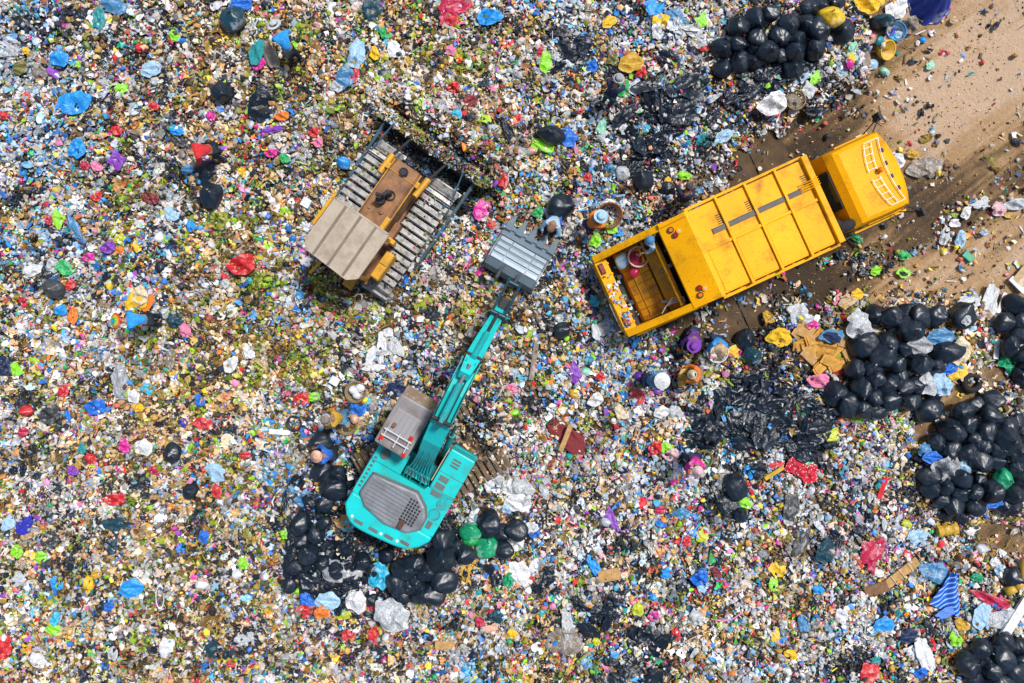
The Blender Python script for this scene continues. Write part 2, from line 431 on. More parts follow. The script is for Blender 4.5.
GRID = ["UWWNNNNWPWPWPWWW",
        "UWWNNNNNWWUPPWWW",
        "UWWNNNNNWWKPPWWW",
        "UWWNNNNWWUPWNNNN",
        "WWNBGGNNDUPPPNNN",
        "WWBBBNUNDUUPKPNN",
        "WNBNNUNWWWUKKPNN",
        "WNNNUUKWWWPPWNPN",
        "NNNNNKKWWWPPWPPN",
        "NNNNWPUWWWPWNPPP",
        "NNBWWWWUWWWNPPWP"]
KEYS = 'wtbgcuk'
GW = np.array([[REC[ch] for ch in row] for row in GRID])     # 11,16,7
def recipe(px, py):
    gx = np.clip(px / 64 - .5 + (fbm(px * .02, py * .02, 61) - .5) * 1.6, 0, 14.999); gy = np.clip(py / 64 - .5 + (fbm(px * .02, py * .02, 67) - .5) * 1.6, 0, 9.999)
    ix = gx.astype(int); iy = gy.astype(int); fx = (gx - ix)[:, None]; fy = (gy - iy)[:, None]
    W_ = (GW[iy, ix] * (1 - fx) + GW[iy, ix + 1] * fx) * (1 - fy) + (GW[iy + 1, ix] * (1 - fx) + GW[iy + 1, ix + 1] * fx) * fy
    W_ = W_.copy()
    # local fluctuation so that kinds of waste lie in patches
    for j, (amp, sc) in enumerate([(1.1, .035), (.8, .03), (1.0, .04), (2.2, .05), (.8, .05), (1.3, .03), (1.8, .035)]):
        W_[:, j] *= np.exp(amp * 2 * (fbm(px * sc, py * sc, 100 + 13 * j, 3) - .5) * 2.4)
    for j, amp in ((0, 1.5), (1, .8), (2, 1.0), (5, 1.0), (6, 1.7)): W_[:, j] *= np.exp(amp * 2.2 * (fbm(px * .11, py * .11, 300 + 7 * j, 2) - .5))
    def G(x, y, sx, sy): return np.exp(-((px - x) / sx) ** 2 - ((py - y) / sy) ** 2)[:, None]
    def push(wt, vec, k=.9):
        nonlocal W_
        wt = np.clip(wt * k, 0, 1); W_ = W_ / W_.sum(1, keepdims=True) * (1 - wt) + wt * np.array(vec)
    push(G(48, 152, 26, 22), (.35, 0, 0, 0, .02, .63, 0), .95)      # blue-white shreds
    push(G(128, 195, 26, 16), (.05, .1, .1, .65, .1, 0, 0), .8)
    push(G(505, 33, 18, 10), (0, .2, .75, .05, 0, 0, 0))
    push(G(584, 420, 11, 10), (0, .1, .3, .6, 0, 0, 0))
    push(G(545, 290, 40, 25), (.05, .25, .55, .05, .05, .02, .03), .6)
    push(G(690, 25, 40, 30), (.75, .05, .02, 0, .06, .10, .02), .6)
    push(G(650, 130, 60, 25), (.60, .05, .02, 0, .06, .10, .17), .5)
    push(G(10, 60, 30, 60), (.60, .02, .04, 0, .04, .28, .02), .6)
    push(G(260, 600, 14, 12), (0, .1, .25, .6, .05, 0, 0), .7)
    push(G(185, 575, 16, 12), (0, .3, .4, .3, 0, 0, 0), .8); push(G(215, 615, 15, 12), (0, .35, .6, .05, 0, 0, 0), .8)
    push(G(10, 590, 20, 20), (.1, .1, .2, .2, .2, .1, .1), .3)
    push(G(340, 600, 70, 14), (.35, .1, .05, .02, .33, .1, .05), .5)
    push(G(860, 470, 40, 20), (.45, .1, .05, .02, .25, .1, .03), .6)
    push(G(425, 165, 40, 22), (.05, .02, .28, .05, .05, .10, .45), .75)   # dark waste, coloured blacker to put shade into the hollow behind the blade
    push(G(455, 195, 16, 30), (.08, .02, .2, .02, .05, .25, .38), .75)  # right end of the hollow, shade put into the colours likewise
    push(G(318, 520, 36, 40), (.1, .02, .12, .02, .06, .18, .5), .6)
    push(G(470, 620, 60, 18), (.3, .05, .1, .03, .12, .2, .2), .4)
    push(G(1000, 450, 40, 200), (.35, .25, .2, .02, .12, .05, .01), .3)
    return W_ / W_.sum(1, keepdims=True)

def density(x, y, px, py):
    sd = road_sd(x, y)
    d = (.035 + .04 * sstep(.4, .6, fbm(x * .7, y * .7, 71, 3))) + .90 * sstep(-.42, .12, sd + (fbm(x * 2.2, y * 2.2, 88, 3) - .5) * .7)
    def G(cx, cy, sx, sy, a=0):
        c, s = math.cos(a), math.sin(a); u = (px - cx) * c + (py - cy) * s; v = -(px - cx) * s + (py - cy) * c
        return np.exp(-(u / sx) ** 2 - (v / sy) ** 2)
    extra = .75 * G(862, 258, 34, 13, -.1) + .55 * G(936, 168, 14, 11) + .4 * G(950, 240, 26, 18) + .35 * G(760, 300, 40, 20) + .3 * G(985, 205, 36, 14, -.3) \
          + .45 * G(705, 175, 30, 22) + .3 * G(840, 95, 20, 30) + .25 * G(900, 298, 30, 9) + .3 * G(975, 355, 14, 30) + .3 * G(870, 30, 18, 20) + .15 * G(800, 300, 40, 14) \
          + .55 * G(690, 320, 26, 22) + .35 * G(735, 345, 26, 12) + .4 * G(990, 415, 20, 8) + .4 * G(985, 545, 30, 10)
    cl = sstep(.40, .62, fbm(x * 2.6, y * 2.6, 93, 3))
    d = np.maximum(d, np.minimum(1, extra * (.35 + .9 * cl)))
    vs = veh_sd(x, y)
    d = np.where(vs < -.35, d * .12, d); d = np.maximum(d, sstep(.45, .7, hz(x, y)))
    d = d * (1 - .75 * G(1000, 80, 120, 60, -.55) * (sd < -.3))
    return d

def scatter(n):
    x = rng.uniform(-17.2, 17.2, n); y = rng.uniform(-12.2, 12.2, n)
    z = hz(x, y); k = FPX / (CAM_H - z); px = x * k + 512; py = 341.5 - y * k
    keep = rng.random(n) < density(x, y, px, py)
    x, y, z, px, py = (a[keep] for a in (x, y, z, px, py))
    return x, y, z, px, py

def ico(sub):
    t = bmesh.new(); bmesh.ops.create_icosphere(t, subdivisions=sub, radius=1)
    V = np.array([v.co[:] for v in t.verts]); F = np.array([[v.index for v in f.verts] for f in t.faces]); t.free(); return V, F
def grid_t(n):
    a = np.linspace(-1, 1, n); X, Y = np.meshgrid(a, a); V = np.stack([X.ravel(), Y.ravel(), np.zeros(n * n)], 1)
    I = np.arange(n * n).reshape(n, n); q = np.stack([I[:-1, :-1], I[:-1, 1:], I[1:, 1:], I[1:, :-1]], -1).reshape(-1, 4)
    F = np.concatenate([q[:, [0, 1, 2]], q[:, [0, 2, 3]]]); return V, F
def octa():
    V = np.array([(1,0,0),(-1,0,0),(0,1,0),(0,-1,0),(0,0,1),(0,0,-1)], float)
    F = np.array([(0,2,4),(2,1,4),(1,3,4),(3,0,4),(2,0,5),(1,2,5),(3,1,5),(0,3,5)]); return V, F
def stick():
    V = np.array([(x, y, z) for x in (-1, 0, 1) for y in (-1, 1) for z in (-1, 1)], float)
    q = []
    for s in (0, 4):
        a = [s, s+1, s+3, s+2]; b = [i + 4 for i in a]
        for i in range(4): q.append((a[i], a[(i+1) % 4], b[(i+1) % 4], b[i]))
    q.append((0, 2, 3, 1)); q.append((8, 9, 11, 10))
    q = np.array(q); return V, np.concatenate([q[:, [0, 1, 2]], q[:, [0, 2, 3]]])
def disc():
    V = [(0, 0, .15)] + [(math.cos(a), math.sin(a), 0) for a in np.linspace(0, 2 * math.pi, 9)[:-1]]
    return np.array(V), np.array([(0, i + 1, (i + 1) % 8 + 1) for i in range(8)])

AV, AF, AC = [], [], []
voff = 0
def emit(n, tmpl, jit, scale_fn, tilt, zlift, secp=.2, boost=None, pts=None):
    """n tries; tmpl (V,F); jit vertex jitter; scale_fn(m)->(m,3) metres half sizes"""
    global voff
    TV, TF = tmpl
    x, y, z, px, py = scatter(n) if pts is None else pts
    m = len(x)
    if m == 0: return
    W_ = recipe(px, py)
    if boost is not None: W_ = W_ * np.array(boost); W_ /= W_.sum(1, keepdims=True)
    cum = np.cumsum(W_, 1); kk = (rng.random(m)[:, None] > cum).sum(1).clip(0, 6)
    kk2 = (rng.random(m)[:, None] > cum).sum(1).clip(0, 6)
    col = np.zeros((m, 3)); col2 = np.zeros((m, 3))
    for j, ch in enumerate(KEYS):
        P = np.array(PAL[ch])
        s = kk == j; col[s] = P[rng.integers(0, len(P), s.sum())]
        s = kk2 == j; col2[s] = P[rng.integers(0, len(P), s.sum())]
    patch_tone = (.38 + 1.15 * fbm(px * .085, py * .085, 401, 3))[:, None]      # noise patches of darker and lighter litter, for contrast
    col *= rng.uniform(.66, 1.15, (m, 1)) * np.clip(patch_tone, .4, 1.2); col2 *= np.clip(patch_tone, .4, 1.2); col = np.clip(col * rng.normal(1, .035, (m, 3)), .005, .86)
    S = scale_fn(m)
    V = TV[None] + rng.normal(0, jit, (m, len(TV), 3)) * np.array([1, 1, 1])
    V = V * S[:, None, :]
    a = rng.uniform(0, 6.283, m); t = rng.normal(0, tilt, m); b_ = rng.normal(0, tilt, m)
    ca, sa, ct, st_, cb, sb = np.cos(a), np.sin(a), np.cos(t), np.sin(t), np.cos(b_), np.sin(b_)
    Z0 = np.zeros(m); O = np.ones(m)
    Rz = np.stack([ca, -sa, Z0, sa, ca, Z0, Z0, Z0, O], 1).reshape(m, 3, 3)
    Rx = np.stack([O, Z0, Z0, Z0, ct, -st_, Z0, st_, ct], 1).reshape(m, 3, 3)
    Ry = np.stack([cb, Z0, sb, Z0, O, Z0, -sb, Z0, cb], 1).reshape(m, 3, 3)
    V = np.einsum('mij,mvj->mvi', Rz @ Rx @ Ry, V)
    zz = z + rng.uniform(zlift[0], zlift[1], m)
    V = V + np.stack([x, y, zz], 1)[:, None, :]
    Fm = TF[None] + (np.arange(m) * len(TV))[:, None, None] + voff
    fc = np.repeat(col[:, None, :], len(TF), 1)
    sec = rng.random((m, len(TF))) < secp
    sec &= (rng.random(m) < .6)[:, None]
    fc = np.where(sec[:, :, None], col2[:, None, :], fc)
    AV.append(V.reshape(-1, 3).astype(np.float32)); AF.append(Fm.reshape(-1, 3).astype(np.int32)); AC.append(fc.reshape(-1, 3).astype(np.float32))
    voff += m * len(TV)
def sz(lo, hi, fl=(.3, .7), asp=(.5, 1), p=1.8):
    def f(m):
        s = lo + (hi - lo) * rng.random(m) ** p
        return np.stack([s, s * rng.uniform(*asp, m), s * rng.uniform(*fl, m)], 1)
    return f
emit(82000, grid_t(3), .30, sz(.032, .105, (.35, .8)), .42, (-.01, .12))
emit(80000, octa(), .22, sz(.028, .090, (.35, .8)), .5, (-.02, .11))
emit(62000, ico(1), .15, sz(.038, .118, (.5, .85), (.6, 1), p=2.2), .4, (.0, .15), .14)
emit(20000, stick(), .12, sz(.05, .15, (.05, .10), (.08, .22)), .25, (.02, .10), .1, (1, 1.3, 1.6, 1.5, .8, 1, .6))
emit(7000, disc(), .05, sz(.04, .075, (.8, 1), (.85, 1)), .35, (.03, .10), .1, (1.6, .8, .4, .4, 1.6, 1.3, .6))
def crumple(n, seed, f=3.2, fold=.8):
    V, F = grid_t(n); rr = np.hypot(V[:, 0], V[:, 1]); k_ = np.maximum(np.abs(V[:, 0]), np.abs(V[:, 1])); V[:, :2] *= (k_ / np.maximum(rr, 1e-6))[:, None] * (1 + .28 * wave(V * np.array([1, 1, 0]), seed, 2.5))[:, None]
    V[:, 2] = fold * (1.2 - np.abs(wave(V, seed + 1, f)) - .5 * np.abs(wave(V, seed + 2, f * 2))); return V, F
for q in range(10):
    emit(900, ico(2), .10, sz(.05, .15, (.4, .7), p=2.2), .35, (.02, .09), .06, (1.9, .7, .3, .2, .6, 1.3, 1.8)) if q < 5 else None
    emit(1500, crumple(6, 500 + 3 * q), .07, sz(.06, .18, (.30, .55), (.40, 1), p=2.4), .35, (.04, .12), .02, (2.0, .6, .5, .4, .55, 1.2, 1.9))
emit(16000, stick(), .12, sz(.06, .16, (.04, .08), (.06, .14)), .3, (.04, .13), .1, (.6, 1.3, 2.6, 2.5, .3, .5, .8))
# debris lying on the machines
def debris(f, n):
    P = np.array([f(*rng.random(3)) for _ in range(n)])
    k = FPX / (CAM_H - P[:, 2])
    return P[:, 0], P[:, 1], P[:, 2], P[:, 0] * k + 512, 341.5 - P[:, 1] * k
def loc(v, x, y, z):
    c, s = math.cos(v['a']), math.sin(v['a']); return (v['o'][0] + x * c - y * s, v['o'][1] + x * s + y * c, z)
small = sz(.02, .06, (.35, .8))
def jobs():
    yield debris(lambda a, b_, c: loc(DZ, 2.26 + .34 * a, -1.85 + 3.7 * b_, .90 + .16 * c), 1300)            # blade top
    yield debris(lambda a, b_, c: loc(DZ, 1.6 + .75 * a, -1.7 + 3.4 * b_, .05 + .35 * c * a), 260)       # in front of the tracks
    yield debris(lambda a, b_, c: loc(DZ, -1.6 + 3.2 * a, (.93 if c > .5 else -.93) + .7 * (b_ - .5), .99), 110)
    yield debris(lambda a, b_, c: loc(DZ, .2 + 2.0 * a, (1.47 if c > .5 else -1.47) + .14 * (b_ - .5), .66), 60)
    yield debris(lambda a, b_, c: loc(TR, -5.66 + .28 * a, -.95 + 1.5 * b_, 1.44 + .05 * c), 75)         # hopper lip
    yield debris(lambda a, b_, c: loc(TR, -5.9 + .22 * a, -.95 + 1.9 * b_, .50), 90)
    yield debris(lambda a, b_, c: loc(TR, -5.3 + 1.2 * a, -.9 + 1.8 * b_, .8 + .1 * c), 40)
for q in range(2):
    P_ = debris(lambda a, b_, c: loc(DZ, 1.62 + .70 * a, -1.72 + 3.44 * b_, .02 + .38 * c), 1500)
    emit(0, (grid_t(3), octa())[q], .28, sz(.03, .09, (.35, .8)), .5, (0, .03), pts=P_, boost=(.15, .12, .9, .4, .3, .8, 6))  # weighted to black so the piece colours deepen the hollow's shade
P_ = debris(lambda a, b_, c: (EX['o'][0] + (-1.7 + 4 * a) * math.cos(EXU) - (.12 + (.92 if c > .5 else -.92) + .6 * (b_ - .5)) * math.sin(EXU), EX['o'][1] + (-1.7 + 4 * a) * math.sin(EXU) + (.12 + (.92 if c > .5 else -.92) + .6 * (b_ - .5)) * math.cos(EXU), .86), 260)
emit(0, grid_t(3), .28, sz(.02, .07, (.35, .8)), .4, (0, .03), pts=P_, boost=(.6, 1.5, 2, 1, .6, .8, .8))
# clods and stones pressed into the road
nn = 30000; X_ = rng.uniform(3, 17, nn); Y_ = rng.uniform(-7, 12, nn); kx = FPX / CAM_H
kp = (road_sd(X_, Y_) < .1) & (rng.random(nn) < .25 + .75 * sstep(.45, .62, fbm(X_ * 1.1, Y_ * 1.1, 123, 3))); X_, Y_ = X_[kp], Y_[kp]
P_ = (X_, Y_, hz(X_, Y_) + .014, X_ * kx + 512, 341.5 - Y_ * kx)
emit(0, octa(), .2, sz(.008, .038, (.5, .9), p=3), .4, (0, .01), pts=P_, secp=0, boost=(.06, 1.6, 2.4, .0, .0, .0, .0))
# scraps lying over the torn black film
for cx, cy, sx, sy, n_, lift_ in ((312, 545, 20, 26, 110, .30), (345, 590, 30, 10, 50, .30), (745, 412, 32, 20, 70, .34), (672, 112, 22, 24, 110, .32), (762, 86, 24, 9, 30, .34), (330, 480, 16, 16, 90, .3), (640, 655, 20, 14, 90, .28)):
    gx_ = rng.normal(cx, sx, n_); gy_ = rng.normal(cy, sy, n_); kx = (CAM_H - .4) / FPX
    X_ = (gx_ - 512) * kx; Y_ = -(gy_ - 341.5) * kx; Z_ = hz(X_, Y_) + rng.uniform(.16, lift_, n_); P_ = (X_, Y_, Z_, gx_, gy_)
    h = n_ // 2; bo_ = (2.2, .8, .6, .6, 1.6, 2.0, .35)
    emit(0, grid_t(3), .30, sz(.03, .10, (.35, .8)), .4, (0, .03), pts=tuple(a[:h] for a in P_), boost=bo_)
    emit(0, ico(1), .16, sz(.03, .08, (.4, .75)), .4, (0, .03), pts=tuple(a[h:] for a in P_), boost=bo_)
for P_ in jobs():
    h = len(P_[0]) // 2
    emit(0, grid_t(3), .30, small, .4, (0, .03), pts=tuple(a[:h] for a in P_))
    emit(0, octa(), .22, small, .5, (0, .03), pts=tuple(a[h:] for a in P_))
V = np.concatenate(AV); F = np.concatenate(AF); C_ = np.concatenate(AC)
lm = np_mesh('litter', V, F, False)
ca = lm.attributes.new('col', 'FLOAT_COLOR', 'FACE')
ca.data.foreach_set('color', np.concatenate([C_, np.ones((len(C_), 1), np.float32)], 1).ravel())
m, nt, b = nodes('mixed_waste')
a = nt.nodes.new('ShaderNodeAttribute'); a.attribute_name = 'col'
nt.links.new(a.outputs['Color'], b.inputs['Base Color'])
b.inputs['Roughness'].default_value = .5
lo_ = link('litter', lm, mat=m)
tag(lo_, 'dense carpet of mixed household litter covering the landfill', 'litter', kind='stuff')
print('litter tris', len(F))
# ------------------------------------------------------------------ shared machine materials
YEL = paint('truck_yellow_paint', (.86, .40, .003), (.22, .09, .012), .48, 1.6, .5, bmp=.04, spec=.12)
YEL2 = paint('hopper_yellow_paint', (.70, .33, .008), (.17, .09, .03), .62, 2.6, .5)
STEEL = paint('grey_steel', (.22, .22, .23), (.10, .07, .05), .5, 3, .5, .4)
DARK = paint('dark_steel', (.03, .03, .035), (.08, .055, .035), .4, 3, .6)
RUB = paint('rubber', (.018, .018, .02), (.07, .05, .03), .4, 4, .8)
WHT = paint('white_paint', (.78, .78, .76), (.35, .3, .22), .3, 3, .4)
GLASS = nodes('dark_glass')[0]; _b = GLASS.node_tree.nodes['Principled BSDF']
_b.inputs['Base Color'].default_value = (.02, .03, .035, 1); _b.inputs['Roughness'].default_value = .08
REDL = paint('red_lens', (.55, .015, .01), (.2, .02, .01), .2, 6, .2, fine=False)
AMB = paint('amber_lens', (.85, .22, .01), (.5, .1, .01), .2, 6, .2, fine=False)
MUD = paint('mud', (.11, .075, .04), (.05, .032, .018), .6, 4, .9)

T = empty('garbage_truck', (TR['o'][0], TR['o'][1], 0), TR['a'])
tag(T, 'yellow rear-loading garbage truck with open hopper parked on the dirt road', 'garbage truck')
# container
cb = MB().box(-3.26, 0, -1.13, 1.13, .95, 2.86, .03).build('container', YEL, T)
r_ = MB()
for x in (-2.47, -1.66, -.84):
    r_.box(x - .035, x + .035, -1.16, 1.17, 2.85, 2.94, .012)
    for s in (-1, 1): r_.box(x - .035, x + .035, s * 1.155 - .03, s * 1.155 + .03, 1.0, 2.9, .01)
r_.build('cross_rib', YEL, cb)
MB().box(-.13, .03, -1.17, 1.20, 2.80, 2.99, .02).build('front_rail', YEL, cb)
MB().box(-3.24, -.13, .02, .10, 2.86, 2.915, .01).build('roof_seam', YEL, cb)
ch = MB().box(-2.86, -.40, .355, .365, 2.86, 2.93).box(-2.86, -.40, .475, .485, 2.86, 2.93).box(-2.86, -.40, .365, .475, 2.86, 2.895)
ch.build('roof_channel', paint('channel_grey', (.10, .10, .10), (.2, .16, .1), .5, 5, .6), cb)
sr = MB().box(-3.24, 0, -1.25, -1.17, 2.60, 2.68, .01).box(-3.24, 0, -1.22, -1.13, 1.0, 1.12, .01).box(-3.24, 0, 1.17, 1.24, 2.60, 2.68, .01)
for i in range(9): sr.box(-3.1 + i * .36, -3.02 + i * .36, -1.24, -1.15, 2.45, 2.62, .008)
sr.build('side_rail', YEL, cb)
vt = MB()
for x in (-2.47, -1.66, -.13):
    for j in range(5): vt.box(x - .17 + .0 * j, x - .045, .52 + j * .055, .54 + j * .055, 2.86, 2.885)
vt.build_each('hinge_strap', DARK, cb)
hs = MB()
for j in range(4):
    yy = .38 + j * .06
    hs.tube([Vector((-.45, yy, 2.90)), Vector((-.18, yy, 3.0)), Vector((.03, yy + .02, 3.02)), Vector((.16, yy + .03, 2.6))], .014)
hs.build('hydraulic_hose', YEL, cb)
for i, (x0, x1) in enumerate(((-3.20, -2.50), (-2.44, -1.69), (-1.63, -.87), (-.81, -.13))):
    MB().box(x0 + .03, x1 - .03, -1.08, -.02, 2.862, 2.875, .004).build('roof_panel', YEL, cb)
# tailgate
tg = MB(); tg.prism([(-3.24, .9), (-3.24, 2.95), (-3.34, 2.97), (-4.02, 2.62), (-4.02, 2.50), (-3.6, .9)], 'y', -1.16, 1.16)
tg = tg.build('tailgate', YEL, T)
def slope(x): return 2.97 + (x + 3.34) * (.35 / .68)
MB().box(-4.04, -3.3, 1.05, 1.16, 2.80, 2.86, .01, Matrix.Rotation(-math.atan(.35 / .68), 3, 'Y')).build('edge_trim', YEL, tg)
for s in (-1, 1):
    for k, (dx, dy, mm, rr) in enumerate(((-.62, .83, None, .06), (-.56, .66, REDL, .055), (-.42, .72, 'p', .045))):
        x = -3.3 + dx * .78 + .02; y = s * (dy + .07)
        mt = {None: AMB, 'p': pm('palepink', 'solid')}.get(mm, mm)
        lb = MB().cyl((x, y, slope(x) - .02), (x - .015, y, slope(x) + .03), rr + .02, n=18).build('lamp_ring', DARK if k != 2 else YEL, tg)
        MB().cyl((x, y, slope(x)), (x - .02, y, slope(x) + .045), rr, rr * .8, n=18).build('rear_lamp', mt, lb)
# hopper body: side walls, rear beam, floor
for s in (-1, 1):
    y0, y1 = (1.02, 1.14) if s > 0 else (-1.14, -1.02)
    w_ = MB().prism([(-4.0, .75), (-3.9, 2.56), (-4.1, 2.5), (-4.9, 1.95), (-5.66, 1.45), (-5.66, .8), (-5.2, .6)], 'y', y0, y1).build('hopper_side', YEL, T)
    MB().beam((-3.95, s * 1.09, 2.60), (-4.9, s * 1.09, 2.0), .18, .07).beam((-4.9, s * 1.09, 2.0), (-5.68, s * 1.09, 1.49), .18, .07).build('top_rail', YEL, w_)
    for i in range(4): pass
bm_ = MB().box(-5.70, -5.36, -1.02, 1.02, .85, 1.42, .03).build('rear_beam', YEL, T)
MB().box(-5.64, -5.50, .62, .92, 1.41, 1.47, .015).build('lamp_box', DARK, bm_)
MB().box(-5.625, -5.515, .65, .89, 1.468, 1.49, .01).build('rear_lamp', paint('dull_red', (.20, .02, .02), (.3, .1, .02), .5, 9, .4), bm_)
MB().box(-5.64, -5.50, -.92, -.62, 1.41, 1.47, .015).build('lamp_box', DARK, bm_)
MB().box(-5.625, -5.515, -.89, -.65, 1.468, 1.49, .01).build('rear_lamp', MATS['dull_red'], bm_)
st_ = MB()
for y in (-.85, -.5, -.15, .2, .55, .85): st_.box(-5.40, -5.34, y - .03, y + .03, 1.1, 1.44, .01)
st_.build_each('lip_stop', YEL, bm_)
fl = MB().box(-5.36, -4.0, -1.02, 1.02, .62, .72).build('hopper_floor', DARK, T)
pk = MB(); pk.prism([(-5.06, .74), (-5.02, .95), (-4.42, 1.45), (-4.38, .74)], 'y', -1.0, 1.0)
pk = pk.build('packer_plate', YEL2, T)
rb = MB()
for i in range(9):
    y = -.9 + i * .225
    rb.beam((-5.0, y, .985), (-4.44, y, 1.452), .022, .03)
for t in (.33, .66): rb.beam((-5.02 + .6 * t, -.98, .965 + .5 * t), (-5.02 + .6 * t, .98, .965 + .5 * t), .02, .02)
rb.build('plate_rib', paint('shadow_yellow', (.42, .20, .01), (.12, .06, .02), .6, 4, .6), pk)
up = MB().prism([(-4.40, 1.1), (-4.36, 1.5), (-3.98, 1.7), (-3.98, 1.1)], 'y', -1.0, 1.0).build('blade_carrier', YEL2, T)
MB().cyl((-4.18, .98, 2.2), (-4.18, -.98, 2.2), .035).build('cross_shaft', YEL, T)
cy = MB().cyl((-4.2, .05, 1.72), (-3.98, .1, 2.1), .05).cyl((-4.5, -.7, 1.6), (-4.1, -.85, 2.15), .045).build_each('ram', STEEL, T)
hh = MB()
for k in range(3): hh.tube([Vector((-4.05, -.8 - .05 * k, 2.2)), Vector((-4.3, -.7 - .06 * k, 2.0)), Vector((-4.5, -.85, 1.75 - .03 * k)), Vector((-4.65, -.97, 1.7))], .018)
hh.build('hydraulic_hose', paint('pale_hose', (.4, .38, .33), (.1, .08, .05), .4, 6), T)
MB().beam((-4.08, 1.0, 2.35), (-4.2, .82, 2.05), .04, .04).build('grab_handle', WHT, T)
ext = MB().beam((-5.4, -1.24, 1.1), (-3.4, -1.24, 1.45), .07, .12).beam((-4.9, -1.2, .9), (-4.6, -1.2, 1.5), .1, .08).box(-4.6, -3.4, -1.30, -1.15, .7, .95, .02)
ext.build('lift_arm', YEL, T)
MB().box(-5.82, -5.66, -.98, .98, .42, .47, .01).build('footboard', STEEL, T)
# chassis & wheels
MB().box(-5.2, 1.9, -.45, -.32, .62, .86).box(-5.2, 1.9, .32, .45, .62, .86).box(.1, .3, -.9, .9, .7, .9).build('chassis', DARK, T)
def wheel(x, y, parent, r=.48, w=.26):
    t = MB(); s = 1 if y > 0 else -1
    t.torus((0, 0, 0), r - .12, .12, 28, 10, 1.0, Matrix.Translation((x, y, r)) @ Matrix.Rotation(R(90), 4, 'X') @ Matrix.Diagonal((1, 1, 1.2, 1)))
    t = t.build('wheel', RUB, parent, True)
    MB().cyl((x, y - .08, r), (x, y + .08, r), r - .17, n=20).build('rim', STEEL, t)
for x in (1.25, -2.1, -3.3):
    for s in (-1, 1): wheel(x, s * .95, T)
for s in (-1, 1):
    MB().box(-1.6, -.5, s * .98 - .1, s * .98 + .1, .45, .9, .03).build('side_guard', STEEL, T)
# cab: lofted with a bowed front
def cab_ring(z, x0, x1, hw, bow, r=.16):
    pts = []
    n = 12
    for i in range(n + 1):                      # front edge, right to left
        y = -hw + 2 * hw * i / n
        e = 1 - (abs(y) / hw) ** 2.4
        pts.append((x1 - bow + bow * e, y * .985, z))
    pts += [(x1 - bow - r, hw, z), (x0 + .5, hw, z), (x0, hw * .98, z), (x0, 0, z), (x0, -hw * .98, z), (x0 + .5, -hw, z), (x1 - bow - r, -hw, z)]
    return pts
c_ = MB().loft([cab_ring(.55, .30, 2.30, 1.06, .16), cab_ring(1.35, .30, 2.36, 1.08, .18), cab_ring(1.95, .34, 2.27, 1.07, .18), cab_ring(2.36, .44, 2.14, 1.04, .17), cab_ring(2.54, .60, 2.00, .99, .16), cab_ring(2.60, .74, 1.86, .90, .14)])
for v in c_.bm.verts: v.co.x += .20
cab = c_.build('cab', YEL, T); cab_shift = len(T.children)
MB().prism([(.335, 1.25), (.335, 2.0), (.42, 2.34), (.38, 2.36), (.28, 2.0), (.28, 1.25)], 'y', -.42, .62).build('rear_window', GLASS, cab)
ws = MB().loft([[(2.385, -.86, 1.36), (2.47, 0, 1.36), (2.385, .86, 1.36), (2.30, .86, 1.36), (2.30, -.86, 1.36)], [(2.27, -.82, 1.95), (2.335, 0, 1.95), (2.27, .82, 1.95), (2.2, .82, 1.95), (2.2, -.82, 1.95)]])
ws.build('windscreen', GLASS, cab)
for s in (-1, 1):
    d_ = MB().box(.95, 1.95, s * 1.085 - .02, s * 1.085 + .02, .75, 2.05, .015).build('door', YEL, cab)
    MB().box(1.05, 1.88, s * 1.10 - .015, s * 1.10 + .015, 1.4, 1.98, .01).build('window', GLASS, d_)
    MB().box(1.02, 1.16, s * 1.125 - .015, s * 1.125 + .015, 1.22, 1.26, .005).build('handle', DARK, d_)
MB().box(.7, 2.2, -1.19, -1.13, 1.62, 1.68, .01).build('side_trim', YEL, cab)
MB().box(.4, 2.1, -1.24, -1.195, 1.50, 1.54, .01).build('door_strip', DARK, cab)
rk = MB()
def arc(yy, x0, bow): return Vector((x0 - bow * (1 - (yy / .9) ** 2), yy, 0))
def roofz(x): return 2.625 if x < 1.84 else 2.625 - (x - 1.84) * .5
for x0, bow, ya, yb in ((1.42, .20, -.86, -.06), (1.42, .20, .14, .84), (1.62, .18, -.80, -.06), (1.62, .18, .14, .80), (1.80, .13, -.84, .86)):
    ys_ = np.linspace(ya, yb, 9)
    pts = [arc(y, x0, bow) for y in ys_]
    for p in pts: p.z = 2.66
    for p, q in zip(pts, pts[1:]): rk.beam(p, q, .013, .014)
for y in (-.85, -.68, -.5, -.3, -.12, .18, .36, .55, .72, .85):
    p = arc(y, 1.42, .20); q = arc(y, 1.80 if abs(y) > .8 else 1.62, .16); p.z = q.z = 2.657; rk.beam(p, q, .013, .014)
for y in (-.8, 0.05, .8): rk.box(1.6 - .2 * (1 - (y / .9) ** 2), 1.63 - .2 * (1 - (y / .9) ** 2), y - .01, y + .01, 2.58, 2.65)
rk.build('roof_rack', WHT, cab)
bk = MB()
for y in (-.52, -.18, .18, .52):
    p = arc(y, 1.86, .13); bk.box(p.x - .03, p.x + .03, y - .055, y + .055, 2.60, 2.645, .008)
bk.build_each('marker_lamp', DARK, cab)
bc = MB().cyl((1.50, .08, 2.60), (1.50, .08, 2.68), .06).build('beacon_base', AMB, cab)
MB().dome((1.50, .08, 2.68), .075, .075, .10).build('beacon', AMB, bc, True)
ai = MB().box(.02, .34, -1.05, -.60, 1.2, 2.3, .06).cyl((.20, -.82, 2.28), (.20, -.82, 2.42), .17, n=18).cyl((.1, -.62, 2.2), (.05, -.2, 2.15), .09).dome((.42, -.86, 2.38), .26, .15, .08)
ai.build('air_cleaner', RUB, T, False)
mh = MB().box(.06, .30, -.55, .9, 1.0, 1.9, .04).cyl((.15, .3, 1.9), (.2, .95, 2.25), .05).build('engine_shroud', DARK, T)
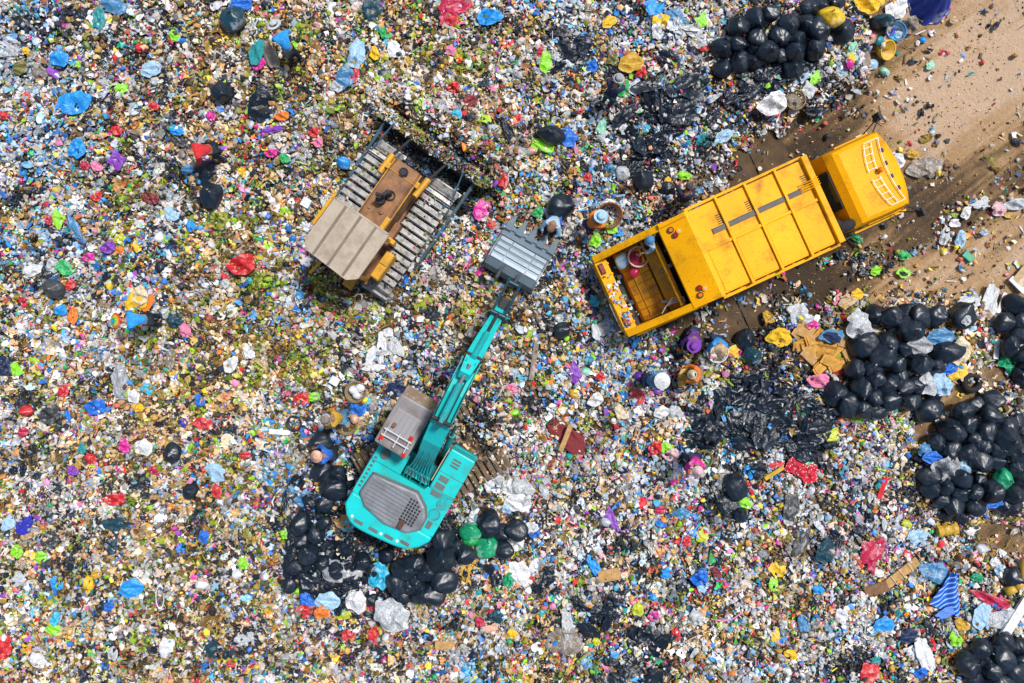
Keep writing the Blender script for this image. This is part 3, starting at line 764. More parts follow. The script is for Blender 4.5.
for s in (-1, 1):
    a = Vector((1.95, s * 1.03, 2.2)); bq = Vector((2.28, s * 1.36, 2.25))
    mm = MB().cyl(a, bq, .018).cyl((1.8, s * 1.05, 1.7), bq, .015).build('mirror_arm', DARK, cab)
    MB().box(bq.x - .05, bq.x + .05, bq.y - .11, bq.y + .11, 1.95, 2.3, .03).build('mirror', DARK, mm)
for s in (-1, 1): MB().cyl((2.30, s * .75, .95), (2.41, s * .75, .95), .11, n=18).build('headlight', WHT, cab)
MB().box(2.2, 2.42, -1.0, 1.0, .42, .72, .04).build('bumper', DARK, cab)

# move the cab fittings forward with the cab body (cab mesh was shifted above)
for o in list(cab.children):
    o.location.x += .20
for o in (bpy.data.objects['air_cleaner'], ): o.location.x += .06
# ------------------------------------------------------------------ tracked undercarriage helper
def track(parent, x0, x1, yc, w, h, shoe_mat, pitch=.19, name='track', lug=.05):
    """closed loop of grouser shoes: one mesh 'track', frame and rollers as sub-parts"""
    r = h / 2; L = x1 - x0 - 2 * r; P = 2 * L + 2 * math.pi * r; n = int(round(P / pitch)); step_ = P / n
    t = MB()
    for i in range(n):
        s = i * step_
        if s < L: x, z, a = x0 + r + s, h, 0
        elif s < L + math.pi * r: b_ = (s - L) / r; x, z, a = x1 - r + r * math.sin(b_), r + r * math.cos(b_), b_
        elif s < 2 * L + math.pi * r: x, z, a = x1 - r - (s - L - math.pi * r), 0, math.pi
        else: b_ = (s - 2 * L - math.pi * r) / r; x, z, a = x0 + r - r * math.sin(b_), r - r * math.cos(b_), math.pi + b_
        q = MB().box(-step_ * .40, step_ * .40, -w / 2, w / 2, -.03, .0, .006).prism([(-step_ * .30, 0), (-step_ * .12, 0), (-step_ * .16, lug), (-step_ * .25, lug)], 'y', -w / 2, w / 2)
        M = Matrix.Translation((x, yc, z)) @ Matrix.Rotation(a, 4, 'Y')
        bmesh.ops.transform(q.bm, matrix=M, verts=q.bm.verts[:])
        me = bpy.data.meshes.new('t'); q.bm.to_mesh(me); t.bm.from_mesh(me); bpy.data.meshes.remove(me); q.bm.free()
    o = t.build(name, shoe_mat, parent)
    MB().box(x0 + r, x1 - r, yc - w * .22, yc + w * .22, .14, h - .12, .03).build('track_frame', DARK, o)
    for x in (x0 + r, x1 - r): MB().cyl((x, yc - w * .2, r), (x, yc + w * .2, r), r - .07, n=18).build('sprocket', DARK, o)
    return o

# ------------------------------------------------------------------ bulldozer
D = empty('bulldozer', (DZ['o'][0], DZ['o'][1], .02), DZ['a'])
tag(D, 'rusty yellow bulldozer with grey ribbed canopy and wide steel tracks', 'bulldozer')
SHOE = paint('track_shoe_steel', (.44, .43, .41), (.05, .05, .05), .58, 5, .42, .35)
RUSTY = paint('rusty_orange_steel', (.40, .19, .08), (.11, .06, .035), .74, 2.2, .62)
DYEL = paint('worn_yellow', (.62, .32, .02), (.28, .13, .05), .55, 3, .5)
CANO = paint('canopy_grey', (.42, .355, .275), (.24, .18, .125), .55, 2.4, .7, bmp=.05)
CANO2 = paint('canopy_groove', (.19, .155, .12), (.12, .09, .06), .5, 2, .7)
for s in (-1, 1): track(D, -1.75, 1.75, s * .93, .84, .92, SHOE, .225, lug=.10)
hd = MB()
def hood_ring(x, w, z): return [(x, -w, .9), (x, -w, z - .09), (x, -w + .07, z), (x, w - .07, z), (x, w, z - .09), (x, w, .9)]
hd.loft([hood_ring(-.35, .42, 1.92), hood_ring(.9, .41, 1.92), hood_ring(1.25, .41, 1.90), hood_ring(1.52, .40, 1.82)])
hood = hd.build('hood', RUSTY, D)
MB().box(1.49, 1.54, -.36, .36, 1.0, 1.72, .015).build('grille', DARK, hood)
MB().box(1.18, 1.195, -.40, .40, 1.90, 1.925).box(-.3, 1.5, -.425, -.40, 1.80, 1.84).box(-.3, 1.5, .40, .425, 1.80, 1.84).build('hood_seam', DYEL, hood)
ex_ = MB().tube([Vector((.62, -.04, 1.9)), Vector((.62, -.04, 2.35))], .06, 12).tube([Vector((.62, -.04, 2.33)), Vector((.46, .0, 2.42)), Vector((.40, .16, 2.42))], .05, 10).build('exhaust', DARK, hood)
MB().cyl((.36, .06, 1.9), (.36, .06, 2.16), .12, n=16).build('air_filter', DARK, hood)
MB().torus((.60, -.06, 1.94), .12, .025).build('exhaust_collar', DARK, hood)
MB().cyl((1.30, .0, 1.88), (1.30, 0, 1.97), .085, n=14).torus((1.30, 0, 1.93), .11, .02).build('radiator_cap', DARK, hood)
MB().cyl((.12, -.12, 1.9), (.12, -.12, 1.98), .06).cyl((.05, .22, 1.9), (.05, .22, 1.96), .045).build('filler_cap', RUSTY, hood)
MB().box(-.42, -.30, -.86, .62, 1.72, 1.96, .02).box(-.3, .1, -.425, -.30, 1.9, 1.97, .01).build('firewall', DYEL, D)
MB().box(-.6, .15, -.62, -.44, .95, 1.32, .03).box(-1.6, 1.2, -.48, .48, .35, .92, .04).build('main_frame', RUSTY, D)
MB().box(-1.45, -.62, -.98, -.72, 1.0, 1.50, .04).build('battery_box', DYEL, D)
MB().box(-1.42, -1.06, -.96, -.74, 1.50, 1.54, .015).box(-1.0, -.66, -.96, -.74, 1.50, 1.54, .015).build('box_lid', DYEL, D)
MB().box(-1.72, -.5, -.70, .70, .9, 1.05, .02).build('operator_deck', RUSTY, D)
se = MB().box(-1.35, -.85, -.25, .25, 1.05, 1.5, .06).build('seat', RUB, D)
MB().box(-1.45, -1.32, -.25, .25, 1.45, 2.05, .05).build('backrest', RUB, se)
cn = MB().prism([(-.28, -.80), (-.28, .80), (-1.55, .84), (-1.74, .66), (-1.80, -.56), (-1.62, -.78)], 'z', 2.80, 2.90).build('canopy', CANO, D)
gv = MB()
for y in (-.44, .02, .47): gv.box(-1.79 if abs(y) < .5 else -1.7, -.30, y - .035, y + .035, 2.895, 2.915, .008)
gv.build('canopy_rib', CANO2, cn)
ed = MB(); P_ = [(-.28, -.80), (-.28, .80), (-1.55, .84), (-1.74, .66), (-1.80, -.56), (-1.62, -.78)]
for p, q in zip(P_, P_[1:] + P_[:1]): ed.beam((p[0], p[1], 2.86), (q[0], q[1], 2.86), .05, .10)
ed.build('canopy_edge', CANO, cn)
for x, y in ((-.4, .7), (-.4, -.7), (-1.6, .55), (-1.6, -.6)): MB().box(x - .05, x + .05, y - .05, y + .05, 1.0, 2.82, .01).build('post', DYEL, D)
for s in (-1, 1):
    lc = MB().cyl((.95, s * .56, 1.75), (1.55, s * .58, 1.62), .085, n=14).build('lift_cylinder', DYEL, D)
    MB().cyl((1.5, s * .58, 1.63), (2.35, s * .6, .8), .038).build('piston_rod', DARK, lc)
    MB().box(1.15, 1.32, s * .46 - .06, s * .46 + .06, 1.5, 1.86, .02).build('cylinder_bracket', DYEL, D)
BARM = paint('blue_worn_paint', (.03, .15, .25), (.04, .04, .035), .75, 3, .5)
for s in (-1, 1):
    MB().beam((-.3, s * 1.47, .5), (2.30, s * 1.50, .62), .08, .2).build('push_arm', BARM, D)
    MB().beam((.9, s * 1.42, .75), (2.3, s * 1.15, 1.15), .04, .05).build('tilt_brace', BARM, D)
bl = MB(); prof = [(2.36, .05), (2.30, .35), (2.30, .6), (2.34, .8), (2.42, .92), (2.46, .90), (2.39, .78), (2.35, .6), (2.35, .36), (2.42, .03)]
bl.prism(prof, 'y', -1.7, 1.7)
bl = bl.build('blade', paint('muddy_steel', (.16, .14, .11), (.30, .22, .12), .6, 4, .7), D)
MB().box(2.24, 2.31, -1.6, 1.6, .4, .5, .01).build('blade_stiffener', MUD, bl)
yp = MB().beam((-1.15, 1.50, .85), (-.1, 1.42, .98), .09, .07).build('side_rail', DYEL, D)
MB().beam((-1.75, .70, .85), (-2.35, .82, .75), .08, .06).beam((-1.75, -.2, .6), (-2.1, -.2, .55), .3, .12).build('drawbar', DYEL, D)

# ------------------------------------------------------------------ excavator
E = empty('excavator', (EX['o'][0], EX['o'][1], .02), EX['a'])
tag(E, 'turquoise crawler excavator reaching its bucket out over the litter', 'excavator')
TEAL = paint('turquoise_paint', (.010, .54, .53), (.05, .24, .22), .5, 2.2, .36, bmp=.03)
TEAL2 = paint('turquoise_worn', (.012, .38, .40), (.10, .09, .06), .55, 3.5, .42)
GRYP = paint('grey_deck', (.25, .265, .29), (.12, .125, .13), .6, 1.8, .45, .2)
DGRY = paint('slate_pads', (.11, .13, .13), (.2, .17, .13), .4, 5, .7)
TSH = paint('brown_track_shoe', (.17, .12, .075), (.06, .042, .028), .6, 5, .75)
ua = EXU - EX['a']
uc = empty('undercarriage', (0, 0, 0), ua); uc.parent = E
for s in (-1, 1): track(uc, -1.42, 2.28, .12 + s * .92, .66, .82, TSH, .19)
MB().box(-.9, .9, -.8, .8, .4, .78, .05).cyl((0, 0, .75), (0, 0, 1.0), .62, n=28).build('car_body', DARK, uc)
# turret platform
W_L, W_R = 1.25, -1.17
def ptx(l):   # rear arc
    return l
rear = []
for i in range(13):
    a = R(90 + 180 * i / 12)
    rear.append((-1.35 + .52 * math.cos(a) * 1.0, .04 + 1.21 * math.sin(a) * 1.0))
rear = [(-1.25 - .48 * (1 - abs((y - .04) / 1.21) ** 4.6) - .10 * (y - .04), y) for y in np.linspace(1.25, -1.17, 15)]
plat = MB().prism([(1.30, -1.17), (1.30, -.48), (.52, -.36), (.52, .34), (.62, 1.25)] + [(x, y) for x, y in rear], 'z', .98, 1.22).build('turntable_deck', TEAL2, E)
cwp = [(-.98, 1.25)] + rear + [(-.98, -1.17)]
cw = MB().prism(cwp, 'z', 1.20, 2.02)
cw = cw.build('counterweight', TEAL, E)
bv = cw.modifiers.new('bevel', 'BEVEL'); bv.width = .07; bv.segments = 3; bv.limit_method = 'ANGLE'
pd = MB()
for y in (-.62, -.18, .26, .70):
    xx = -1.25 - .48 * (1 - abs((y - .04) / 1.21) ** 4.6) - .10 * (y - .04) + .17
    pd.box(xx - .045, xx + .045, y - .13, y + .13, 2.02, 2.035, .004)
pd.build_each('anti_slip_pad', DGRY, cw)
for y in (-.42, .04, .92):
    xx = -1.25 - .48 * (1 - abs((y - .04) / 1.21) ** 4.6) - .10 * (y - .04) + .16
    MB().dome((xx, y, 2.02), .045, .045, .05).build('lifting_eye', WHT, cw, True)
# engine cover (grey) with perforated end
cvp = [(-.30, 1.02), (-.92, 1.06), (-1.16, .78), (-1.30, .1), (-1.22, -.52), (-.98, -.80), (-.62, -.78), (-.38, -.62), (-.14, -.25)]
bb = MB().prism([(-.02, 1.25), (-.98, 1.25), (-.98, -1.17), (.1, -1.17), (.1, -.40), (-.02, -.36)], 'z', 1.2, 1.93).build('body_housing', TEAL, E)
cp2 = [(x * 1.0 + .0, y) for x, y in cvp]
cov = MB().prism(cp2, 'z', 1.93, 2.13).build('engine_hood', GRYP, E)
b2 = cov.modifiers.new('bevel', 'BEVEL'); b2.width = .07; b2.segments = 2; b2.limit_method = 'ANGLE'
rg = MB()
for i in range(9):
    x = -.32 - i * .10
    rg.box(x - .006, x + .006, -.15 + .0, .92 - max(0, i - 6) * .12, 2.13, 2.14)
rg.build('hood_groove', DGRY, cov)
ms = MB()
for i in range(8):
    for j in range(5):
        x = -.36 - i * .085; y = -.20 - j * .085
        if y < -.62 + (.10 if i < 2 else 0) - (0 if i < 6 else 0): pass
        if (i == 0 and j > 2) or (i == 1 and j > 3): continue
        ms.box(x - .028, x + .028, y - .028, y + .028, 2.13, 2.142)
ms.build('vent_mesh', paint('mesh_black', (.02, .025, .03), (.05, .05, .05), .3, 6), cov)
MB().box(-1.16, -.92, -.36, -.22, 2.12, 2.26, .03).build('exhaust', paint('exhaust_brown', (.10, .05, .04), (.03, .02, .02), .5, 6, .8), cov)
gf = MB()
P_ = cvp
for p, q in zip(P_, P_[1:] + P_[:1]): gf.beam((p[0], p[1], 1.945), (q[0], q[1], 1.945), .05, .06)
gf.build('hood_gasket', DGRY, cov)
MB().cyl((.28, .98, 1.9), (.28, .98, 2.0), .13, n=20).build('filler_cap', DGRY, E)
MB().box(-.02, .55, .38, 1.25, 1.2, 1.93, .04).build('left_housing', TEAL, E)
gr_ = MB().box(-.85, .15, 1.255, 1.275, 1.35, 1.85, .005)
for i in range(8): gr_.box(-.8 + i * .12, -.74 + i * .12, 1.12, 1.20, 1.93, 1.942)
gr_.build('side_grille', DGRY, E)
fp = MB().box(.10, .30, -.36, .34, 1.2, 1.93, .02).build('front_housing', TEAL, E)
MB().box(.13, .25, .06, .28, 1.93, 1.94).box(.13, .25, -.30, -.06, 1.93, 1.94).build('step_pad', DGRY, fp)
# right-hand tank box with vents
rbx = MB().box(.10, 1.28, -1.16, -.44, 1.2, 1.97, .04).build('tank_housing', TEAL, E)
MB().box(.62, .635, -1.15, -.45, 1.97, 1.978).box(.15, .165, -1.15, -.45, 1.97, 1.978).build('housing_seam', DGRY, rbx)
for x in (-.03, .19, .40):
    q = MB().box(x, x + .15, -.80, -.54, 1.97 if x > .1 else 1.945, 1.99 if x > .1 else 1.955, .004).build('vent', DGRY, rbx)
vv2 = MB()
for i in range(3): vv2.box(.86 + i * .09, .91 + i * .09, -.86, -.62, 1.97, 1.985, .004)
vv2.build('step_tread', DGRY, rbx)
for x, y, r2 in ((-.45, -.92, .15), (-.15, -.95, .12), (.05, -.92, .10)): MB().torus((x, y, 1.94), r2, .012).cyl((x, y, 1.93), (x, y, 1.95), r2 * .9, n=20).build('hatch', TEAL2, bb)
MB().box(-.86, -.66, -1.0, -.86, 1.93, 1.95, .004).build('vent', DGRY, bb)
MB().beam((1.25, -.40, 1.2), (1.25, -.40, 2.0), .03, .03).beam((1.25, -.40, 2.0), (.3, -.40, 2.0), .03, .03).beam((.8, -.4, 1.9), (.8, -.4, 2.0), .03, .03).build('handrail', paint('worn_rail', (.35, .30, .22), (.15, .1, .05), .4, 8), E)
# cab
CABG = paint('cab_roof_grey', (.27, .25, .255), (.15, .115, .10), .6, 2.2, .4)
def cring(z, x0, x1, y0, y1): return [(x0, y0, z), (x1, y0, z), (x1 + .0, y1, z), (x0, y1, z)]
cbx = MB().box(.60, 1.95, .42, 1.34, 1.15, 2.72, .06).build('cab', TEAL2, E)
MB().box(.585, 1.97, .41, 1.35, 2.66, 2.80, .05).build('cab_roof', CABG, cbx)
MB().box(.95, 1.62, .55, 1.22, 2.80, 2.825, .01).build('roof_hatch', paint('hatch_grey', (.30, .29, .30), (.2, .17, .15), .4, 2, .3), cbx)
sx = MB()
for y in np.linspace(.62, 1.15, 5): sx.box(.98, 1.60, y - .006, y + .006, 2.825, 2.832)
sx.build('hatch_rib', CABG, cbx)
MB().box(1.96, 1.99, .47, 1.29, 1.5, 2.6, .01).build('windscreen', paint('muddy_glass', (.07, .06, .05), (.16, .11, .06), .5, 3, .15), cbx)
MB().box(.8, 1.8, 1.335, 1.355, 1.8, 2.6, .01).build('side_window', GLASS, cbx)
vs_ = MB().prism([(1.95, 2.72), (2.22, 2.60), (2.22, 2.575), (1.95, 2.68)], 'y', .44, 1.32).build('visor', paint('brown_visor', (.16, .10, .055), (.4, .36, .32), .5, 5, .4), cbx)
gd = MB()
for x in (.86, 1.02): gd.cyl((x, .50, 2.90), (x, 1.26, 2.90), .022)
for y in (.55, .85, 1.20): gd.cyl((.70, y, 2.90), (1.08, y, 2.90), .016)
for x, y in ((.86, .5), (.86, 1.26), (1.02, .5), (1.02, 1.26)): gd.cyl((x, y, 2.78), (x, y, 2.90), .016)
gd.build('roof_guard', paint('pale_guard', (.5, .5, .52), (.3, .25, .2), .4, 6), cbx)
for x, y in ((.78, 1.22), (1.12, .56), (.66, .52), (1.2, 1.1)):
    MB().box(x - .06, x + .06, y - .045, y + .045, 2.81, 2.93, .02).build('work_lamp', REDL if (x, y) != (1.2, 1.1) else paint('lamp_brown', (.2, .08, .05), (.1, .05, .03), .4, 6), cbx)
# boom, stick, bucket
BA = EX['a']
bo = empty('boom_group', (0, 0, 0), 0)
bpy.data.objects.remove(bo)
BMX = .30; SW = R(3.6)
Mb = Matrix.Translation((BMX, -.02, 0)) @ Matrix.Rotation(SW, 4, 'Z')
def bpart(mb, name, mat, parent=E):
    bmesh.ops.transform(mb.bm, matrix=Mb, verts=mb.bm.verts[:]); return mb.build(name, mat, parent)
def box_loft(pts, ws, hs):
    """box-section beam along (x,z) points"""
    rings = []
    n = len(pts)
    for i, (x, z) in enumerate(pts):
        a = pts[max(0, i - 1)]; c = pts[min(n - 1, i + 1)]
        t = Vector((c[0] - a[0], 0, c[1] - a[1])).normalized(); up_ = Vector((-t.z, 0, t.x))
        w_, h_ = ws[i] / 2, hs[i] / 2
        p = Vector((x, 0, z))
        rings.append([p + up_ * h_ + Vector((0, w_, 0)), p + up_ * h_ - Vector((0, w_, 0)), p - up_ * h_ - Vector((0, w_, 0)), p - up_ * h_ + Vector((0, w_, 0))])
    return MB().loft(rings)
bpts = [(0, 1.55), (.35, 2.05), (1.3, 3.25), (1.9, 3.75), (2.5, 3.95), (3.35, 3.95)]
boom = bpart(box_loft(bpts, [.40, .44, .48, .48, .44, .36], [.30, .5, .62, .62, .5, .30]), 'boom', TEAL)
# weld plates along the boom edges, darker turquoise than the boom
pl = MB()
for s in (-1, 1):
    for (a0, a1), (c0, c1) in zip(bpts, bpts[1:]): pl.beam((a0, s * .225, a1 + .27), (c0, s * .225, c1 + .27), .03, .03)
bpart(pl, 'boom_edge', TEAL2, boom)
for s in (-1, 1):
    bc_ = bpart(MB().cyl((.62, s * .36, 1.35), (1.35, s * .34, 2.55), .085, n=14), 'boom_cylinder', TEAL2)
    bpart(MB().cyl((1.3, s * .34, 2.47), (1.75, s * .34, 3.35), .045), 'piston_rod', STEEL, bc_)
ac = bpart(MB().cyl((1.75, 0, 4.28), (2.75, 0, 4.42), .085, n=14), 'stick_cylinder', TEAL2)
bpart(MB().cyl((2.7, 0, 4.41), (3.25, 0, 4.40), .045), 'piston_rod', STEEL, ac)
bpart(MB().cyl((.0, -.24, 1.6), (.0, .24, 1.6), .11, n=16).cyl((1.75, -.25, 4.15), (1.75, .25, 4.15), .05).box(1.65, 1.85, -.08, .08, 3.95, 4.35, .02), 'pivot_pin', DARK)
hs = MB(); rr_ = random.Random(4)
for k in range(8):
    y = -.16 + .045 * k
    p0 = Vector((-.15 - rr_.random() * .1, y * 2.2, 1.95)); p1 = Vector((.28, y * 1.5, 2.42)); p2 = Vector((.75, y * 1.3, 2.98 + .05 * rr_.random())); p3 = Vector((1.3 + rr_.random() * .4, y, 3.68))
    hs.tube([p0, p1, p2, p3], .02, 6)
bpart(hs, 'hydraulic_hose', TEAL2, boom)
hs = MB()
for s, yy in ((0, -.215), (0, .215), (0, -.1)):
    hs.tube([Vector((1.3, yy, 3.6)), Vector((1.9, yy, 4.12)), Vector((2.5, yy, 4.26)), Vector((3.2, yy, 4.15))], .016, 6)
bpart(hs, 'hose_line', paint('hose_dark', (.02, .06, .06), (.05, .05, .04), .3, 8), boom)
spts = [(2.95, 4.42), (3.30, 4.05), (3.75, 3.35), (4.45, 2.15), (4.95, 1.35)]
stk = bpart(box_loft(spts, [.26, .38, .37, .31, .26], [.22, .5, .46, .34, .26]), 'stick', TEAL)
kc = bpart(MB().cyl((3.42, 0, 4.30), (4.05, 0, 3.35), .075, n=14), 'bucket_cylinder', TEAL2)
bpart(MB().cyl((4.0, 0, 3.42), (4.62, 0, 2.42), .04), 'piston_rod', DARK, kc)
bpart(MB().beam((3.28, -.12, 4.36), (4.6, -.10, 2.25), .025, .05).beam((3.28, .12, 4.36), (4.6, .10, 2.25), .025, .05), 'stick_edge', TEAL2, stk)
bpart(MB().box(3.1, 3.5, -.19, .19, 3.85, 4.25, .03).cyl((3.32, -.22, 4.05), (3.32, .22, 4.05), .09), 'boom_tip_pin', DARK)
# H link: dark frame between stick end and bucket
hl = MB()
for s in (-1, 1):
    hl.beam((4.55, s * .17, 2.42), (5.62, s * .17, 1.42), .07, .14)
    hl.beam((4.42, s * .19, 1.95), (4.66, s * .19, 2.42), .04, .12)
hl.cyl((4.62, -.2, 2.38), (4.62, .2, 2.38), .07).cyl((5.55, -.2, 1.47), (5.55, .2, 1.47), .07).cyl((4.95, -.24, 1.35), (4.95, .24, 1.35), .09)
bpart(hl, 'bucket_link', paint('link_blue_black', (.02, .05, .07), (.12, .25, .32), .4, 6, .35, .3))
bpart(MB().box(4.5, 5.1, -.12, .12, 1.3, 1.9, .04), 'stick_nose', DARK, stk)
# bucket (own frame)
BKM = paint('bucket_steel', (.17, .23, .28), (.30, .30, .28), .45, 2.2, .5, .4, bmp=.05)
BKE = paint('bucket_edge_steel', (.12, .13, .14), (.2, .17, .13), .4, 5, .45, .5)
bw = .74
bpos = at(507, 279, 1.0); 
tmp = Matrix.Translation((EX['o'][0], EX['o'][1], .02)) @ Matrix.Rotation(EX['a'], 4, 'Z')
lo_c = tmp.inverted() @ bpos
Mk = Matrix.Translation((lo_c.x, lo_c.y, 0)) @ Matrix.Rotation(R(60.3) - EX['a'], 4, 'Z')
def kpart(mb, name, mat, parent):
    bmesh.ops.transform(mb.bm, matrix=Mk, verts=mb.bm.verts[:]); return mb.build(name, mat, parent)
prof = [(0, .35), (.0, .80), (.10, 1.02), (.32, 1.12), (.62, 1.08), (.95, .92), (1.30, .70)]
inner = [(x + (.03 if i < 3 else -.01), z - .04) for i, (x, z) in enumerate(prof)][::-1]
bk = kpart(MB().prism(prof + inner, 'y', -bw, bw), 'bucket', BKM, E)
for s in (-1, 1):
    kpart(MB().prism([(0, .35), (0, .80), (.10, 1.02), (.32, 1.12), (.62, 1.08), (.95, .92), (1.30, .70), (1.1, .5), (.6, .3)], 'y', s * bw - .03, s * bw + .03), 'side_plate', BKM, bk)
stp = MB()
def back(u):
    for (x0, z0), (x1, z1) in zip(prof[3:], prof[4:]):
        if u <= x1: return z0 + (z1 - z0) * (u - x0) / (x1 - x0)
    return .7
for x in (.38, .56, .74, .92): 
    for ya, yb in ((-bw + .03, -.36), (-.33, .33), (.36, bw - .03)):
        stp.box(x - .055, x + .055, ya, yb, back(x) - .01, back(x) + .035, .008, Matrix.Rotation(.42 if x > .5 else .2, 3, 'Y'))
kpart(stp, 'wear_strip', paint('bucket_strip', (.36, .42, .46), (.12, .15, .17), .45, 4, .55, .2), bk)
lip = kpart(MB().beam((1.0, 0, .91), (1.12, 0, .835), 2 * bw + .06, .05).beam((1.24, 0, .76), (1.34, 0, .70), 2 * bw + .06, .06), 'cutting_edge', BKM, bk)
for i in range(5):
    y = -bw + .07 + i * (2 * bw - .14) / 4
    ad_ = kpart(MB().beam((1.18, y, .81), (1.50, y, .60), .20, .12, .17, .09), 'tooth_adapter', BKM, bk)
    kpart(MB().beam((1.50, y, .60), (1.70, y, .48), .13, .08, .08, .03), 'tooth', BKM, ad_)
ear = MB()
for s in (-1, 1): ear.prism([(-.20, .95), (.30, 1.12), (.25, 1.45), (-.12, 1.35)], 'y', s * .25 - .03, s * .25 + .03)
kpart(ear, 'bucket_ear', BKE, bk)
# ------------------------------------------------------------------ loose things: templates
def bag_mesh(seed, sub=4, elong=1.0, knotty=.30):
    V, F = ico(sub)
    P = V / np.linalg.norm(V, axis=1, keepdims=True); r0 = np.random.default_rng(seed); ax_, _ = np.linalg.qr(r0.normal(size=(3, 3))); ax_[:, 2] = np.cross(ax_[:, 0], ax_[:, 1])
    ph = np.arctan2(P[:, 1], P[:, 0]); up = np.clip((P[:, 2] + .1) / 1.1, 0, 1)
    r = 1 + .10 * wave(P, seed, 1.9) + .035 * wave(P, seed + 1, 4) - .07 * np.maximum(0, .6 - np.abs(wave(P, seed + 8, 2.4)))
    fold = 1 - np.abs(np.sin(ph * 4.5 + 1.2 * wave(P, seed + 2, 2)))
    r -= .16 * up ** 1.5 * fold ** 2
    rd = 1 - np.abs(wave(P, seed + 3, 7)); r -= .010 * rd
    rd2 = np.abs(wave(P, seed + 5, 16)); r += .004 * rd2
    B_ = P @ ax_; ex = r0.uniform(2.3, 3.6); box_ = 1 / (np.abs(B_) ** ex).sum(1) ** (1 / ex)
    r = r * (.35 + .65 * box_) * .97
    V = P * r[:, None]
    V[:, 2] += knotty * np.exp(-((1 - P[:, 2]) / .07))
    V[:, 0] *= elong; V[:, 2] *= .78
    V[:, 2] = np.where(V[:, 2] < -.45, -.45 + (V[:, 2] + .45) * .3, V[:, 2])
    # lean the neck to one side
    lean = np.clip(V[:, 2], 0, 2); V[:, 0] += lean * .28 * math.cos(seed); V[:, 1] += lean * .28 * math.sin(seed)
    return np_mesh('bag', V, F, True)
def knot_mesh(seed):
    mb = MB(); r_ = random.Random(seed)
    mb.cyl((0, 0, 0), (0, 0, .16), .07, .045, 8).cyl((0, 0, .14), (.02, .01, .30), .05, .10, 8)
    for a in (0.3, 3.3): mb.beam((0, 0, .24), (.22 * math.cos(a), .22 * math.sin(a), .34), .12, .02, .05, .02)
    bm = mb.bm; me = bpy.data.meshes.new('knot'); bm.to_mesh(me); bm.free(); return me
BAGS = [bag_mesh(10 + i * 7, 4, e) for i, e in enumerate((1, 1.05, 1.15, 1.0, 1.28, 1.1, 1.2, .95))]
BAGS_LO = [bag_mesh(110 + i * 7, 3, e, .2) for i, e in enumerate((1, 1.2, 1.1, 1.3))]
KNOT = knot_mesh(1)
KN = []
for i, me in enumerate(BAGS + BAGS_LO):
    co = np.empty(len(me.vertices) * 3, np.float32); me.vertices.foreach_get('co', co); co = co.reshape(-1, 3); KN.append(co[co[:, 2].argmax()])
def inst(name, me, mat, parent=None):
    o = bpy.data.objects.new(name, me); COL.objects.link(o)
    if len(me.materials) == 0: me.materials.append(mat)
    o.material_slots[0].link = 'OBJECT'; o.material_slots[0].material = mat
    if parent is not None: o.parent = parent
    return o
def rubbish_bag(px, py, d, colour='black', lift=None, asp=None, ang=None, knot=True, kind='bag', name='rubbish_bag', i=None, tilt=.35):
    """tied bag, d = diameter in photo pixels"""
    r = d / 2 * (CAM_H - .3) / FPX
    big = d >= 14
    pool = BAGS if big else BAGS_LO
    i = random.randrange(len(pool)) if i is None else i
    h = r * .78
    p = on(px, py, h * .9 if lift is None else lift)
    base = hz1(p.x, p.y)
    z = base + (h * .42 if lift is None else lift)
    o = inst(name, pool[i], pm(colour, kind))
    o.location = (p.x, p.y, z)
    o.rotation_euler = (random.gauss(0, tilt), random.gauss(0, tilt), random.uniform(0, 6.28) if ang is None else R(ang))
    o.scale = (r, r * (asp or 1), r)
    if knot and big:
        k = inst('knot', KNOT, pm(colour, kind), o); kc = KN[i if big else i + len(BAGS)]; k.location = (float(kc[0]), float(kc[1]), float(kc[2]) - .06); k.scale = (.9, .9, .9)
    return o
def film_mesh(seed, n=16, amp=.35, rough_edge=.35, arms=0, elong=1.0, fq=1.0):
    r_ = np.random.default_rng(seed)
    a = np.linspace(-1, 1, n); X, Y = np.meshgrid(a, a)
    # square -> disc
    U = X * np.sqrt(1 - Y ** 2 / 2); W_ = Y * np.sqrt(1 - X ** 2 / 2)
    th = np.arctan2(W_, U); rr = np.hypot(U, W_)
    P = np.stack([np.cos(th), np.sin(th), np.zeros_like(th)], -1).reshape(-1, 3)
    e = (1 + rough_edge * wave(P, seed, 2.5).reshape(n, n) + rough_edge * .35 * wave(P, seed + 1, 7).reshape(n, n))
    if arms: e = e * (1 + .28 * np.maximum(0, np.cos(arms * th + r_.uniform(0, 6))) ** 2 - .2)
    e = np.clip(e, .35, 1.9)
    U = np.cos(th) * rr * e; W_ = np.sin(th) * rr * e
    Q = np.stack([U, W_, np.zeros_like(U)], -1).reshape(-1, 3)
    k = r_.uniform(0, 3.14); D_ = np.stack([math.cos(k) * Q[:, 0] + math.sin(k) * Q[:, 1], (-math.sin(k) * Q[:, 0] + math.cos(k) * Q[:, 1]) * .35, Q[:, 2]], 1)
    z = amp * ((1 - np.abs(wave(D_, seed + 2, 4.5 * fq))) * .6 + (1 - np.abs(wave(Q, seed + 3, 5 * fq))) * .40 + .12 * wave(Q, seed + 4, 11 * fq)) * .6
    z = z * (1 - .55 * rr.reshape(-1) ** 3)
    Q[:, 0] += .07 * wave(Q, seed + 6, 8); Q[:, 1] += .07 * wave(Q, seed + 7, 8)
    Q[:, 0] *= elong
    Q[:, 2] = z - z.min() * .5
    I = np.arange(n * n).reshape(n, n); q = np.stack([I[:-1, :-1], I[:-1, 1:], I[1:, 1:], I[1:, :-1]], -1).reshape(-1, 4)
    return Q, np.concatenate([q[:, [0, 1, 2]], q[:, [0, 2, 3]]])
FILMS = [film_mesh(200 + i * 9, 17, .45) for i in range(8)]
